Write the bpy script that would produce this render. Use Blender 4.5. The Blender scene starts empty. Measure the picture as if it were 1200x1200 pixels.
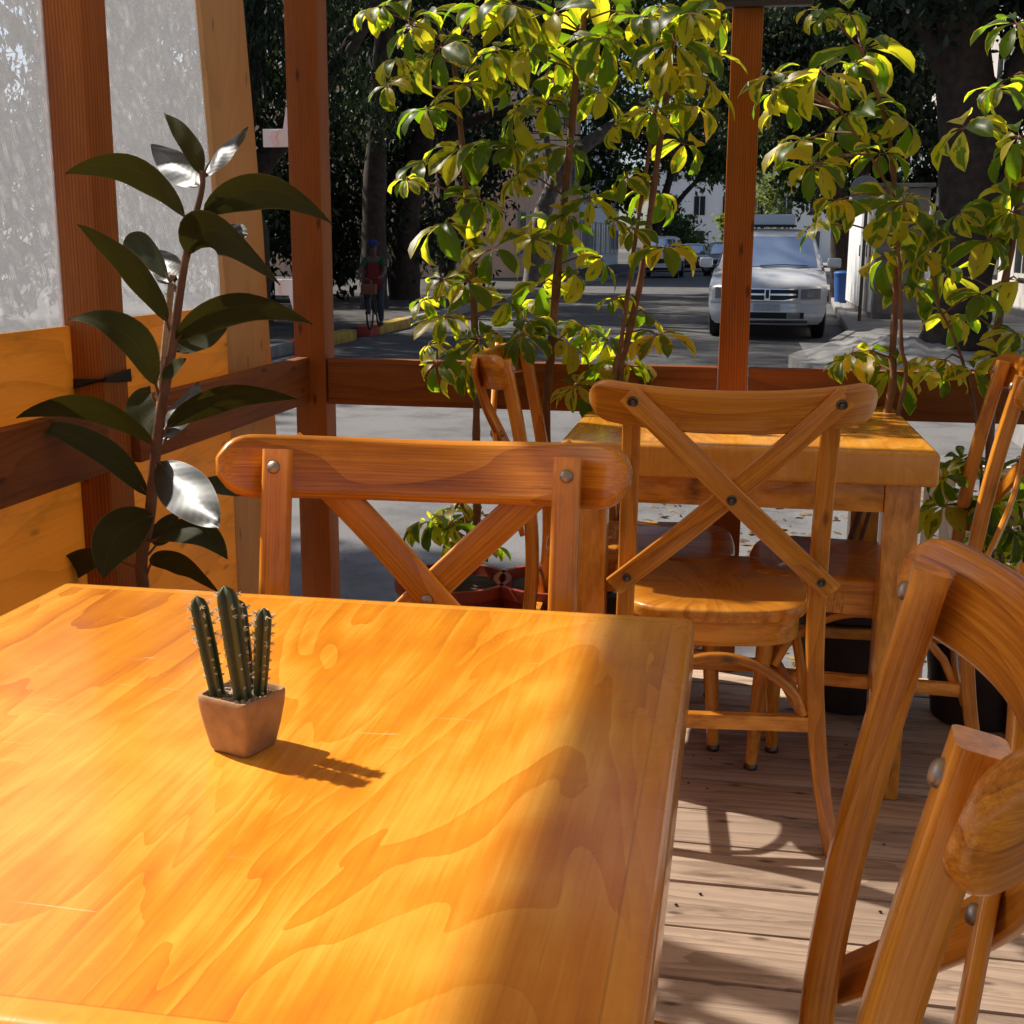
import bpy, bmesh, math, random
import numpy as np
from mathutils import Vector, Matrix
R = math.radians
C = bpy.context.scene.collection
S = bpy.context.scene

# ------------------------------------------------------------------ camera
F_PX, YAW, TILT, ROLL, EYE = 1446.4, -0.18239, 0.21190, 0.00584, 1.143
def cam_axes():
    cy, sy = math.cos(YAW), math.sin(YAW)
    f0 = Vector((sy, cy, 0)); r0 = Vector((cy, -sy, 0)); u0 = Vector((0, 0, 1))
    f = f0*math.cos(TILT) - u0*math.sin(TILT); u = u0*math.cos(TILT) + f0*math.sin(TILT)
    return r0*math.cos(ROLL) + u*math.sin(ROLL), u*math.cos(ROLL) - r0*math.sin(ROLL), f
AR, AU, AF = cam_axes()
cd = bpy.data.cameras.new('camera'); cam = bpy.data.objects.new('camera', cd); C.objects.link(cam)
m = Matrix.Identity(4)
for i in range(3):
    m[i][0], m[i][1], m[i][2] = AR[i], AU[i], -AF[i]
m[2][3] = EYE
cam.matrix_world = m
cd.sensor_width = 36; cd.lens = F_PX/1200*36; cd.clip_end = 2000; cd.clip_start = .02
S.camera = cam
def ray(u, v): return AF + AR*((u-600)/F_PX) - AU*((v-600)/F_PX)
def at(u, v, Y):                                   # point of the photograph's pixel at distance Y
    d = ray(u, v); return Vector((0, 0, EYE)) + d*(Y/d.y)

# ------------------------------------------------------------------ light
SUN_TO = Vector((-.69, .23, .775)).normalized()
w = bpy.data.worlds.new('World'); S.world = w; w.use_nodes = True
nt = w.node_tree; bg = nt.nodes['Background']
sky = nt.nodes.new('ShaderNodeTexSky'); sky.sky_type = 'NISHITA'; sky.sun_disc = False
sky.air_density = .8; sky.dust_density = 2.; sky.ozone_density = .6; sky.sun_elevation = math.asin(SUN_TO.z); sky.sun_rotation = math.atan2(SUN_TO.x, SUN_TO.y)
nt.links.new(sky.outputs[0], bg.inputs[0]); bg.inputs[1].default_value = .085
sl = bpy.data.lights.new('sun', 'SUN'); sl.energy = 5.0; sl.angle = R(1.0); sl.color = (1, .92, .80)
so = bpy.data.objects.new('sun', sl); C.objects.link(so)
so.rotation_euler = SUN_TO.to_track_quat('Z', 'Y').to_euler()
S.view_settings.view_transform = 'Standard'; S.view_settings.look = 'None'
S.view_settings.exposure = .6; S.view_settings.gamma = 1
S.cycles.max_bounces = 10; S.cycles.transparent_max_bounces = 12
S.cycles.use_denoising = True
S.cycles.sample_clamp_indirect = 6

random.seed(7); rng = np.random.default_rng(7)

# ------------------------------------------------------------------ tagging
def tag(o, label=None, cat=None, group=None, kind=None):
    if label: o['label'] = label
    if cat: o['category'] = cat
    if group: o['group'] = group
    if kind: o['kind'] = kind
    return o
def thing(name, label, cat, loc=(0, 0, 0), rz=0, group=None):
    o = bpy.data.objects.new(name, None); C.objects.link(o); o.empty_display_size = .1
    o.location = loc; o.rotation_euler = (0, 0, rz)
    return tag(o, label, cat, group)
def dup(root, loc, rz, label, group=None):
    r = root.copy(); C.objects.link(r); r.location = loc; r.rotation_euler = (0, 0, rz)
    r['label'] = label
    if group: r['group'] = group
    for ch in list(root.children):
        c = ch.copy(); C.objects.link(c); c.parent = r
        for g in ch.children:
            d = g.copy(); C.objects.link(d); d.parent = c
    return r

# ------------------------------------------------------------------ materials
class NT:
    def __init__(s, name):
        s.m = bpy.data.materials.new(name); s.m.use_nodes = True; s.t = s.m.node_tree
        s.b = s.t.nodes['Principled BSDF']; s.out = s.t.nodes['Material Output']
    def n(s, typ, **kw):
        nd = s.t.nodes.new(typ)
        for k, v in kw.items():
            if k.startswith('i_'):
                nd.inputs[int(k[2:]) if k[2:].isdigit() else k[2:].replace('_', ' ')].default_value = v
            else: setattr(nd, k, v)
        return nd
    def l(s, a, b): s.t.links.new(a, b)
    def val(s, x, sock):
        if isinstance(x, (int, float)): sock.default_value = x
        else: s.l(x, sock)
    def math(s, op, a, b=0., c=0.):
        nd = s.n('ShaderNodeMath', operation=op)
        for i, x in enumerate((a, b, c)): s.val(x, nd.inputs[i])
        return nd.outputs[0]
    def mix(s, f, a, b):
        nd = s.n('ShaderNodeMix', data_type='RGBA'); s.val(f, nd.inputs[0])
        for x, k in ((a, 6), (b, 7)):
            if isinstance(x, tuple): nd.inputs[k].default_value = (*x, 1) if len(x) == 3 else x
            else: s.l(x, nd.inputs[k])
        return nd.outputs[2]
    def vmap(s, vec, scale, loc=None):
        nd = s.n('ShaderNodeMapping'); s.l(vec, nd.inputs[0]); nd.inputs['Scale'].default_value = scale
        if loc is not None: nd.inputs['Location'].default_value = loc
        return nd.outputs[0]
    def noise(s, vec, scale=1., detail=3., rough=.55, dist=0.):
        nd = s.n('ShaderNodeTexNoise'); s.l(vec, nd.inputs['Vector']); nd.inputs['Scale'].default_value = scale
        nd.inputs['Detail'].default_value = detail; nd.inputs['Roughness'].default_value = rough
        nd.inputs['Distortion'].default_value = dist; return nd.outputs[0]
    def ramp(s, f, stops):
        nd = s.n('ShaderNodeValToRGB'); s.l(f, nd.inputs[0]); cr = nd.color_ramp
        while len(cr.elements) < len(stops): cr.elements.new(.5)
        for e, (p, c) in zip(cr.elements, stops):
            e.position = p; e.color = (*c, 1) if isinstance(c, tuple) else (c, c, c, 1)
        return nd.outputs[0]
    def mr(s, f, a, b, c=0., d=1.):
        nd = s.n('ShaderNodeMapRange'); s.l(f, nd.inputs[0])
        for i, x in enumerate((a, b, c, d)): nd.inputs[i+1].default_value = x
        return nd.outputs[0]
    def bump(s, h, strength=.2, dist=.002):
        nd = s.n('ShaderNodeBump'); s.l(h, nd.inputs['Height']); nd.inputs['Strength'].default_value = strength
        nd.inputs['Distance'].default_value = dist; return nd.outputs[0]
    def set(s, **kw):
        for k, v in kw.items(): s.b.inputs[k.replace('_', ' ')].default_value = (*v, 1) if isinstance(v, tuple) else v
def plain(name, col, rough=.5, metal=0., coat=0., var=.0, vs=8., bump=0.):
    k = NT(name); k.set(Base_Color=col, Roughness=rough, Metallic=metal, Coat_Weight=coat)
    if var or bump:
        g = k.n('ShaderNodeTexCoord').outputs['Object']
        nz = k.noise(g, vs, 5)
        if var:
            f = k.mr(nz, .3, .7)
            k.l(k.mix(f, tuple(c*(1-var) for c in col), tuple(min(1, c*(1+var)) for c in col)), k.b.inputs['Base Color'])
        if bump: k.l(k.bump(nz, bump, .01), k.b.inputs['Normal'])
    return k.m
def wood(name, dark, mid, light, rough=.3, coat=.6, stripe=26., figure=7., contrast=1., dirt=0., fine=.35, wear=0.):
    k = NT(name)
    a = k.n('ShaderNodeAttribute', attribute_name='g').outputs['Vector']
    oi = k.n('ShaderNodeObjectInfo').outputs['Random']
    off = k.n('ShaderNodeVectorMath', operation='MULTIPLY_ADD'); k.l(a, off.inputs[0]); off.inputs[1].default_value = (1, 1, 1)
    cm = k.n('ShaderNodeCombineXYZ'); k.l(k.math('MULTIPLY', oi, 13.), cm.inputs[0]); k.l(k.math('MULTIPLY', oi, 3.1), cm.inputs[1])
    k.l(cm.outputs[0], off.inputs[2]); v = off.outputs[0]
    warp = k.noise(k.vmap(v, (.8, figure, figure)), 1., 2)
    sx = k.n('ShaderNodeSeparateXYZ'); k.l(v, sx.inputs[0])
    ph = k.math('ADD', k.math('MULTIPLY', k.math('ADD', sx.outputs[1], k.math('MULTIPLY', sx.outputs[2], .6)), stripe), k.math('MULTIPLY', warp, 9.))
    ring = k.math('FRACT', ph)
    ring = k.math('POWER', ring, 2.2)
    fib = k.noise(k.vmap(v, (6, 420, 420)), 1., 2)
    broad = k.noise(k.vmap(v, (2.2, 9, 9)), 1., 3)
    pores = k.mr(k.noise(k.vmap(v, (22, 900, 900)), 1., 1), .58, .70)
    fib = k.math('ADD', k.math('MULTIPLY', k.math('SUBTRACT', fib, .5), 1.7), .5)
    f = k.math('ADD', k.math('MULTIPLY', ring, .42*contrast), k.math('ADD', k.math('MULTIPLY', fib, fine), k.math('MULTIPLY', pores, .16)))
    f = k.math('ADD', f, k.math('MULTIPLY', k.math('SUBTRACT', broad, .5), .9))
    f = k.math('SUBTRACT', f, .07); col = k.ramp(f, [(.02, light), (.35, mid), (.88, dark)])
    hv = k.mix(k.math('MULTIPLY', oi, .35), col, mid)
    if dirt:
        dn = k.noise(k.vmap(v, (5, 24, 24)), 1., 5, .65)
        hv = k.mix(k.mr(dn, .55, .75, 0, dirt), hv, (.06, .035, .02))
    # knots
    vo = k.n('ShaderNodeTexVoronoi', voronoi_dimensions='2D'); k.l(k.vmap(v, (3.2, 9, 9)), vo.inputs['Vector']); vo.inputs['Scale'].default_value = 1
    kn = k.mr(vo.outputs['Distance'], .02, .07, .75, 0)
    hv = k.mix(kn, hv, tuple(c*.35 for c in dark))
    if wear:
        pt = k.mr(k.n('ShaderNodeNewGeometry').outputs['Pointiness'], .515, .575)
        wn = k.mr(k.noise(k.vmap(v, (14, 40, 40)), 1., 4), .40, .62)
        hv = k.mix(k.math('MULTIPLY', k.math('MULTIPLY', pt, wn), wear), hv, tuple(min(1, c*1.25+.03) for c in light))
        sm = k.mr(k.noise(k.vmap(v, (7, 16, 16)), 1., 5, .6), .56, .72, 0, .45)
        hv = k.mix(sm, hv, tuple(c*.55 for c in dark))
    k.l(hv, k.b.inputs['Base Color'])
    k.l(k.math('ADD', rough-.08, k.math('MULTIPLY', broad, .16)), k.b.inputs['Roughness'])
    k.set(Coat_Weight=coat*.7, Coat_Roughness=.14, Specular_IOR_Level=.28)
    k.l(k.bump(k.math('ADD', k.math('MULTIPLY', fib, .7), k.math('MULTIPLY', broad, .5)), .16, .0015), k.b.inputs['Normal'])
    return k.m
M = {}
M['chair'] = wood('varnished_chair_wood', (.20, .055, .005), (.55, .190, .014), (.74, .315, .032), .32, .6, 26, 5, .8, .12, .6, .8)
M['apron'] = wood('varnished_pine', (.27, .085, .008), (.53, .195, .014), (.68, .29, .028), .3, .6, 20, 6, .9, .1, .5, .8)
M['post'] = wood('stained_post_wood', (.12, .029, .003), (.28, .074, .008), (.40, .125, .014), .6, 0., 150, 3, 1.1, .25)
M['rail'] = wood('stained_rail_wood', (.08, .022, .004), (.19, .052, .008), (.27, .085, .013), .6, 0., 40, 6, .8, .5)
M['ply'] = wood('weathered_plywood', (.26, .10, .018), (.54, .255, .04), (.66, .36, .08), .5, .15, 9, 4, .9, .5)
M['paleply'] = wood('pale_plywood_board', (.34, .17, .055), (.50, .28, .10), (.58, .35, .14), .5, .1, 8, 3, .5, .18)
M['deck'] = wood('weathered_deck_boards', (.14, .095, .067), (.37, .265, .19), (.55, .405, .30), .75, 0, 30, 9, .8, .7, .3)
M['roofwood'] = wood('roof_planks', (.12, .04, .012), (.26, .10, .03), (.34, .15, .05), .6, .1)
M['crate'] = wood('pale_crate_wood', (.4, .33, .24), (.58, .5, .4), (.66, .6, .5), .7, 0)

def glow(mt, f, col):                                    # thin veneer sheets let some sun through
    t = mt.node_tree; out = t.nodes['Material Output']; b = t.nodes['Principled BSDF']
    tr = t.nodes.new('ShaderNodeBsdfTranslucent'); tr.inputs[0].default_value = (*col, 1)
    src = b.inputs['Base Color'].links[0].from_socket
    mul = t.nodes.new('ShaderNodeMix'); mul.data_type = 'RGBA'; mul.blend_type = 'MULTIPLY'; mul.inputs[0].default_value = .6
    mul.inputs[6].default_value = (*col, 1); t.links.new(src, mul.inputs[7]); t.links.new(mul.outputs[2], tr.inputs[0])
    mx = t.nodes.new('ShaderNodeMixShader'); mx.inputs[0].default_value = f
    t.links.new(b.outputs[0], mx.inputs[1]); t.links.new(tr.outputs[0], mx.inputs[2]); t.links.new(mx.outputs[0], out.inputs[0])
glow(M['ply'], .42, (1., .72, .24)); glow(M['paleply'], .2, (.9, .62, .3))
def table_wood(name, half, halfy, base_l, base_m, base_d, seed):
    k = NT(name)
    g = k.n('ShaderNodeTexCoord').outputs['Object']
    v = k.vmap(g, (1, 1, 1), (seed, seed*1.7, 0))
    sx = k.n('ShaderNodeSeparateXYZ'); k.l(g, sx.inputs[0])
    big = k.noise(k.vmap(v, (5.4, 1.35, 1)), 1., 3.0, .5, .8)
    ph = k.math('MULTIPLY', big, 11.)
    jag = k.noise(k.vmap(v, (90, 12, 1)), 1., 4)
    ph = k.math('ADD', ph, k.math('MULTIPLY', jag, .13))
    saw = k.math('FRACT', ph)
    lay = k.noise(k.vmap(v, (2.0, 1.2, 1)), 2.3, 2)
    fib = k.noise(k.vmap(v, (330, 12, 1)), 1., 2)
    mot = k.noise(k.vmap(v, (4, 5, 1)), 1.6, 4, .6)
    fib2 = k.noise(k.vmap(v, (120, 4, 1)), 1., 3)
    pore = k.mr(k.noise(k.vmap(v, (460, 9, 1)), 1., 2), .60, .74)
    f = k.math('ADD', k.math('MULTIPLY', k.math('POWER', saw, 1.2), k.mr(lay, .36, .66, .14, .5)), k.math('MULTIPLY', k.math('SUBTRACT', mot, .5), .7))
    f = k.math('ADD', f, k.math('ADD', k.math('MULTIPLY', k.math('SUBTRACT', fib, .5), .42), k.math('MULTIPLY', k.math('SUBTRACT', lay, .5), .6)))
    f = k.math('ADD', f, k.math('ADD', k.math('MULTIPLY', k.math('SUBTRACT', fib2, .5), .40), k.math('MULTIPLY', k.math('SUBTRACT', big, .5), .7)))
    col = k.ramp(k.math('ADD', f, .26), [(0., base_l), (.42, base_m), (.95, base_d)])
    col = k.mix(k.math('MULTIPLY', pore, .16), col, tuple(c*.55 for c in base_d))
    # solid lipping round the panel: straight grain and a thin dark joint
    ax = k.math('SUBTRACT', half, k.math('ABSOLUTE', sx.outputs[0])); ay = k.math('SUBTRACT', halfy, k.math('ABSOLUTE', sx.outputs[1]))
    d = k.math('MINIMUM', ax, ay)
    lip = k.math('LESS_THAN', d, .024)
    lipcol = k.mix(k.noise(k.vmap(v, (60, 60, 60)), 1., 3), base_m, base_l)
    col = k.mix(k.math('MULTIPLY', lip, .6), col, lipcol)
    joint = k.math('LESS_THAN', k.math('ABSOLUTE', k.math('SUBTRACT', d, .024)), .0009)
    col = k.mix(k.math('MULTIPLY', joint, .3), col, tuple(c*.4 for c in base_d))
    # scratches
    wv = k.noise(k.vmap(v, (9, 130, 1)), 1., 1, .5, 1.2)
    wv2 = k.noise(v, 5., 2)
    scr = k.math('MULTIPLY', k.mr(wv, .70, .76), k.mr(wv2, .50, .60))
    col = k.mix(k.math('MULTIPLY', scr, .5), col, (.78, .60, .36))
    k.l(col, k.b.inputs['Base Color'])
    k.l(k.math('ADD', .17, k.math('MULTIPLY', mot, .2)), k.b.inputs['Roughness'])
    k.set(Coat_Weight=.5, Coat_Roughness=.16, Specular_IOR_Level=.35)
    k.l(k.bump(k.math('ADD', k.math('MULTIPLY', fib, .25), mot), .10, .002), k.b.inputs['Normal'])
    return k.m
M['top1'] = table_wood('figured_plywood_top', .3725, .3975, (.78, .38, .052), (.63, .225, .011), (.40, .105, .005), 1.3)
M['top2'] = table_wood('figured_plywood_top_far', .379, .379, (.80, .40, .07), (.62, .24, .02), (.44, .14, .010), 6.2)

def leafmat(name, base, dark, trans=.35, tcol=None, rough=.45, attr='rnd'):
    k = NT(name)
    a = k.n('ShaderNodeAttribute', attribute_name=attr).outputs['Fac']
    col = k.mix(a, dark, base); k.l(col, k.b.inputs['Base Color']); k.set(Roughness=rough, Specular_IOR_Level=.35)
    tr = k.n('ShaderNodeBsdfTranslucent'); tr.inputs[0].default_value = (*(tcol or tuple(c*1.6 for c in base)), 1)
    mx = k.n('ShaderNodeMixShader'); mx.inputs[0].default_value = trans
    k.l(k.b.outputs[0], mx.inputs[1]); k.l(tr.outputs[0], mx.inputs[2]); k.l(mx.outputs[0], k.out.inputs[0])
    return k.m
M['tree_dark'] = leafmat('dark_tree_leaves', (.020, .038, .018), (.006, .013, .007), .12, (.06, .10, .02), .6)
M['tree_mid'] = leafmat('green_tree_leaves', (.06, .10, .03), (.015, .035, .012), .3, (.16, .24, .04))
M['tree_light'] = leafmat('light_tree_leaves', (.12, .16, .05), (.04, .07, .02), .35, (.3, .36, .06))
M['bark'] = plain('rough_bark', (.042, .028, .021), .9, var=.5, vs=9, bump=.8)
M['bark_grey'] = plain('grey_bark', (.15, .13, .115), .9, var=.4, vs=7, bump=.8)
def scheff():
    k = NT('variegated_leaf')
    sp = k.n('ShaderNodeSeparateXYZ'); k.l(k.n('ShaderNodeAttribute', attribute_name='g').outputs['Vector'], sp.inputs[0])
    t, s, r = sp.outputs
    cm = k.n('ShaderNodeCombineXYZ'); k.l(k.math('MULTIPLY', t, 2.2), cm.inputs[0]); k.l(k.math('MULTIPLY', s, 1.3), cm.inputs[1]); k.l(k.math('MULTIPLY', r, 60.), cm.inputs[2])
    nz = k.noise(cm.outputs[0], 1.3, 3)
    e = k.math('ADD', k.math('MULTIPLY', k.math('ABSOLUTE', s), .75), k.math('MULTIPLY', k.math('SUBTRACT', nz, .5), 2.0))
    e = k.math('ADD', e, k.math('MULTIPLY', k.math('SUBTRACT', k.math('FRACT', k.math('MULTIPLY', r, 7.31)), .45), 1.3))
    f = k.mr(e, .42, .52)
    green = k.mix(k.math('FRACT', k.math('MULTIPLY', r, 3.77)), (.010, .022, .005), (.03, .065, .010))
    yel = k.mix(k.math('FRACT', k.math('MULTIPLY', r, 5.11)), (.11, .085, .008), (.24, .185, .03))
    vein = k.mr(k.math('ABSOLUTE', s), .02, .06, .5, 0)
    col = k.mix(f, green, yel); col = k.mix(vein, col, (.3, .3, .08))
    k.l(col, k.b.inputs['Base Color']); k.set(Roughness=.42, Specular_IOR_Level=.4)
    tg = k.mix(f, (.24, .42, .008), (1., .92, .03))
    tr = k.n('ShaderNodeBsdfTranslucent'); k.l(tg, tr.inputs[0])
    mx = k.n('ShaderNodeMixShader'); mx.inputs[0].default_value = .56
    k.l(k.b.outputs[0], mx.inputs[1]); k.l(tr.outputs[0], mx.inputs[2]); k.l(mx.outputs[0], k.out.inputs[0])
    return k.m
M['scheff'] = scheff()
M['stem'] = plain('brown_plant_stem', (.16, .075, .035), .7, var=.35, vs=30, bump=.3)
M['petiole'] = plain('green_petiole', (.12, .12, .04), .5)
def rubber():
    k = NT('rubber_plant_leaf')
    sp = k.n('ShaderNodeSeparateXYZ'); k.l(k.n('ShaderNodeAttribute', attribute_name='g').outputs['Vector'], sp.inputs[0])
    geo = k.n('ShaderNodeNewGeometry').outputs['Backfacing']
    rib = k.mr(k.math('ABSOLUTE', sp.outputs[1]), .0, .06, 1, 0)
    edge = k.mr(k.math('ABSOLUTE', sp.outputs[1]), .93, .99, 0, 1)
    top = k.mix(rib, (.010, .019, .011), (.085, .085, .035))
    under = k.mix(rib, (.040, .046, .014), (.075, .06, .022))
    col = k.mix(geo, top, under); col = k.mix(k.math('MULTIPLY', edge, .6), col, (.25, .18, .06))
    k.l(col, k.b.inputs['Base Color']); k.set(Coat_Weight=.0, Coat_Roughness=.32)
    k.l(k.mix(geo, (.40, .40, .40), (.6, .6, .6)), k.b.inputs['Roughness']); k.l(k.mr(geo, 0, 1, .75, .12), k.b.inputs['Specular IOR Level'])
    st = k.math('SINE', k.math('ADD', k.math('MULTIPLY', sp.outputs[0], 75.), k.math('MULTIPLY', k.math('ABSOLUTE', sp.outputs[1]), -9.)))
    k.l(k.bump(st, .05, .0008), k.b.inputs['Normal'])
    tr = k.n('ShaderNodeBsdfTranslucent'); tr.inputs[0].default_value = (.10, .085, .01, 1)
    mx = k.n('ShaderNodeMixShader'); mx.inputs[0].default_value = .14
    k.l(k.b.outputs[0], mx.inputs[1]); k.l(tr.outputs[0], mx.inputs[2]); k.l(mx.outputs[0], k.out.inputs[0])
    return k.m
M['rubber'] = rubber()
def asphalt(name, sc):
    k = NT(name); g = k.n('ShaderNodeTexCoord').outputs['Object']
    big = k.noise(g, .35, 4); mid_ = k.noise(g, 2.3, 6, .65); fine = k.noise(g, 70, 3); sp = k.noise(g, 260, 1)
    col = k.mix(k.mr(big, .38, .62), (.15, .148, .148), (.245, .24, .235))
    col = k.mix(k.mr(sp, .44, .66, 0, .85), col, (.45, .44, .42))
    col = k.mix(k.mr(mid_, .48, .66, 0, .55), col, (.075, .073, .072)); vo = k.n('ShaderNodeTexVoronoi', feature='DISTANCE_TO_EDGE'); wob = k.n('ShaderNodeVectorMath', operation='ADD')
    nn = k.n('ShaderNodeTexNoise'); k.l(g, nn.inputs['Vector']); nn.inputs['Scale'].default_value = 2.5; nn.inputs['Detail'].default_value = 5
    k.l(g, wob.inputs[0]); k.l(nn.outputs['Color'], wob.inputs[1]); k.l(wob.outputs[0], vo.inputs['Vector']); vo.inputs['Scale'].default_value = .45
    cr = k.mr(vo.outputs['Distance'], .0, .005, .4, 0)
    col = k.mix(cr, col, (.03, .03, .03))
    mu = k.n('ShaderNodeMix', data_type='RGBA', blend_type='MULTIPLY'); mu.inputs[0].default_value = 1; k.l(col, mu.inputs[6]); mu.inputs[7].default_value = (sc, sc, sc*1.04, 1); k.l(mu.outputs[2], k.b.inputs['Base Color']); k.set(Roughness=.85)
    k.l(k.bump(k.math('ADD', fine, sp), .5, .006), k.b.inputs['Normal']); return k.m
M['asphalt'] = asphalt('shaded_street_asphalt', .38); M['pavement'] = asphalt('sunlit_worn_asphalt', .60)  # one asphalt in two tones: street shade and near sunlight put into the colour
M['concrete'] = plain('sidewalk_concrete', (.24, .235, .23), .85, var=.3, vs=3, bump=.35)
M['kerb'] = plain('grey_kerb', (.25, .245, .24), .85, var=.25, vs=4, bump=.3)
M['yellow'] = plain('worn_yellow_paint', (.42, .29, .05), .7, var=.35, vs=6)
M['red'] = plain('worn_red_paint', (.38, .05, .03), .7, var=.3, vs=6)
M['dirt'] = plain('bare_ground', (.12, .10, .08), .95, var=.3, vs=.7)
M['steel'] = plain('brushed_bolt_steel', (.36, .32, .28), .48, 1.)
M['darksteel'] = plain('dark_bolt_steel', (.14, .12, .10), .35, 1.)
M['black'] = plain('black_webbing', (.008, .008, .009), .7)
M['blackgloss'] = plain('black_sign_board', (.012, .011, .012), .35)
M['cream'] = plain('cream_lettering', (.6, .55, .48), .6)
M['ochre'] = plain('ochre_lettering', (.5, .38, .06), .6)
M['white'] = plain('white_painted_board', (.74, .78, .84), .5, var=.04)
M['pink'] = plain('pink_chevron_paint', (.74, .68, .74), .5)
M['clay'] = plain('cactus_pot_clay', (.36, .20, .10), .55, var=.22, vs=70, bump=.08)
M['gravel'] = plain('pale_gravel', (.38, .30, .24), .9, var=.5, vs=300)
M['redpot'] = plain('red_plastic_planter', (.24, .035, .02), .5, var=.2, vs=12)
M['darkpot'] = plain('dark_plastic_planter', (.03, .018, .014), .6, var=.2, vs=12)
M['soil'] = plain('potting_soil', (.045, .032, .024), .95, var=.5, vs=40, bump=.8)
M['stake'] = plain('split_stake', (.45, .30, .17), .8, var=.35, vs=60)
def cactm():
    k = NT('cactus_skin'); g = k.n('ShaderNodeAttribute', attribute_name='g').outputs['Vector']
    sp = k.n('ShaderNodeSeparateXYZ'); k.l(g, sp.inputs[0])
    col = k.mix(k.mr(sp.outputs[1], .55, .98), (.020, .032, .011), (.10, .12, .035)); nz = k.noise(k.n('ShaderNodeTexCoord').outputs['Object'], 130, 4); col = k.mix(k.mr(nz, .56, .68, 0, .6), col, (.10, .065, .03))
    k.l(col, k.b.inputs['Base Color']); k.set(Roughness=.4); return k.m
M['cactus'] = cactm(); M['spine'] = plain('cactus_wool', (.62, .54, .42), .8)
def sheetm():
    k = NT('scratched_plastic'); g = k.n('ShaderNodeTexCoord').outputs['Object']
    mp = k.n('ShaderNodeMapping'); k.l(g, mp.inputs[0]); mp.inputs['Rotation'].default_value = (R(-20), 0, 0)
    s1 = k.noise(k.vmap(mp.outputs[0], (1, 170, 26)), 1., 2, .6, .3)
    mp2 = k.n('ShaderNodeMapping'); k.l(g, mp2.inputs[0]); mp2.inputs['Rotation'].default_value = (R(-34), 0, 0)
    s2 = k.noise(k.vmap(mp2.outputs[0], (1, 190, 24)), 1., 2, .6, .5)
    s3 = k.noise(g, 3.2, 4); s4 = k.noise(g, 18., 4)
    st = k.math('MAXIMUM', k.mr(s1, .56, .72), k.math('MULTIPLY', k.mr(s2, .6, .75), .8))
    f = k.math('ADD', k.math('MULTIPLY', st, .40), k.math('ADD', k.math('MULTIPLY', s3, .45), k.math('MULTIPLY', s4, .25)))
    col = k.ramp(f, [(.15, (.44, .44, .46)), (.55, (.58, .57, .58)), (1., (.95, .94, .93))])
    col = k.mix(k.mr(k.noise(g, 1.3, 2), .52, .68, 0, .35), col, (.72, .60, .56))
    tr = k.n('ShaderNodeBsdfTranslucent'); k.l(col, tr.inputs[0])
    df = k.n('ShaderNodeBsdfGlossy'); df.inputs['Roughness'].default_value = .25; k.l(k.bump(f, .5, .004), df.inputs['Normal'])
    m1 = k.n('ShaderNodeMixShader'); m1.inputs[0].default_value = .06; k.l(tr.outputs[0], m1.inputs[1]); k.l(df.outputs[0], m1.inputs[2])
    tp = k.n('ShaderNodeBsdfTransparent'); tp.inputs[0].default_value = (.95, .96, .98, 1)
    m2 = k.n('ShaderNodeMixShader'); k.l(k.math('SUBTRACT', .80, k.math('MULTIPLY', st, .11)), m2.inputs[0])
    k.l(m1.outputs[0], m2.inputs[1]); k.l(tp.outputs[0], m2.inputs[2]); k.l(m2.outputs[0], k.out.inputs[0])
    return k.m
M['sheet'] = sheetm()
k_ = NT('fill_light_roof_sheet'); k_.set(Base_Color=(.5, .42, .30), Roughness=.6)  # translucency added so the unseen roof gives soft warm light below
_t = k_.n('ShaderNodeBsdfTranslucent'); _t.inputs[0].default_value = (.88, .74, .52, 1); _x = k_.n('ShaderNodeMixShader'); _x.inputs[0].default_value = .50
k_.l(k_.b.outputs[0], _x.inputs[1]); k_.l(_t.outputs[0], _x.inputs[2]); k_.l(_x.outputs[0], k_.out.inputs[0]); M['fill_roofsheet'] = k_.m

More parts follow.
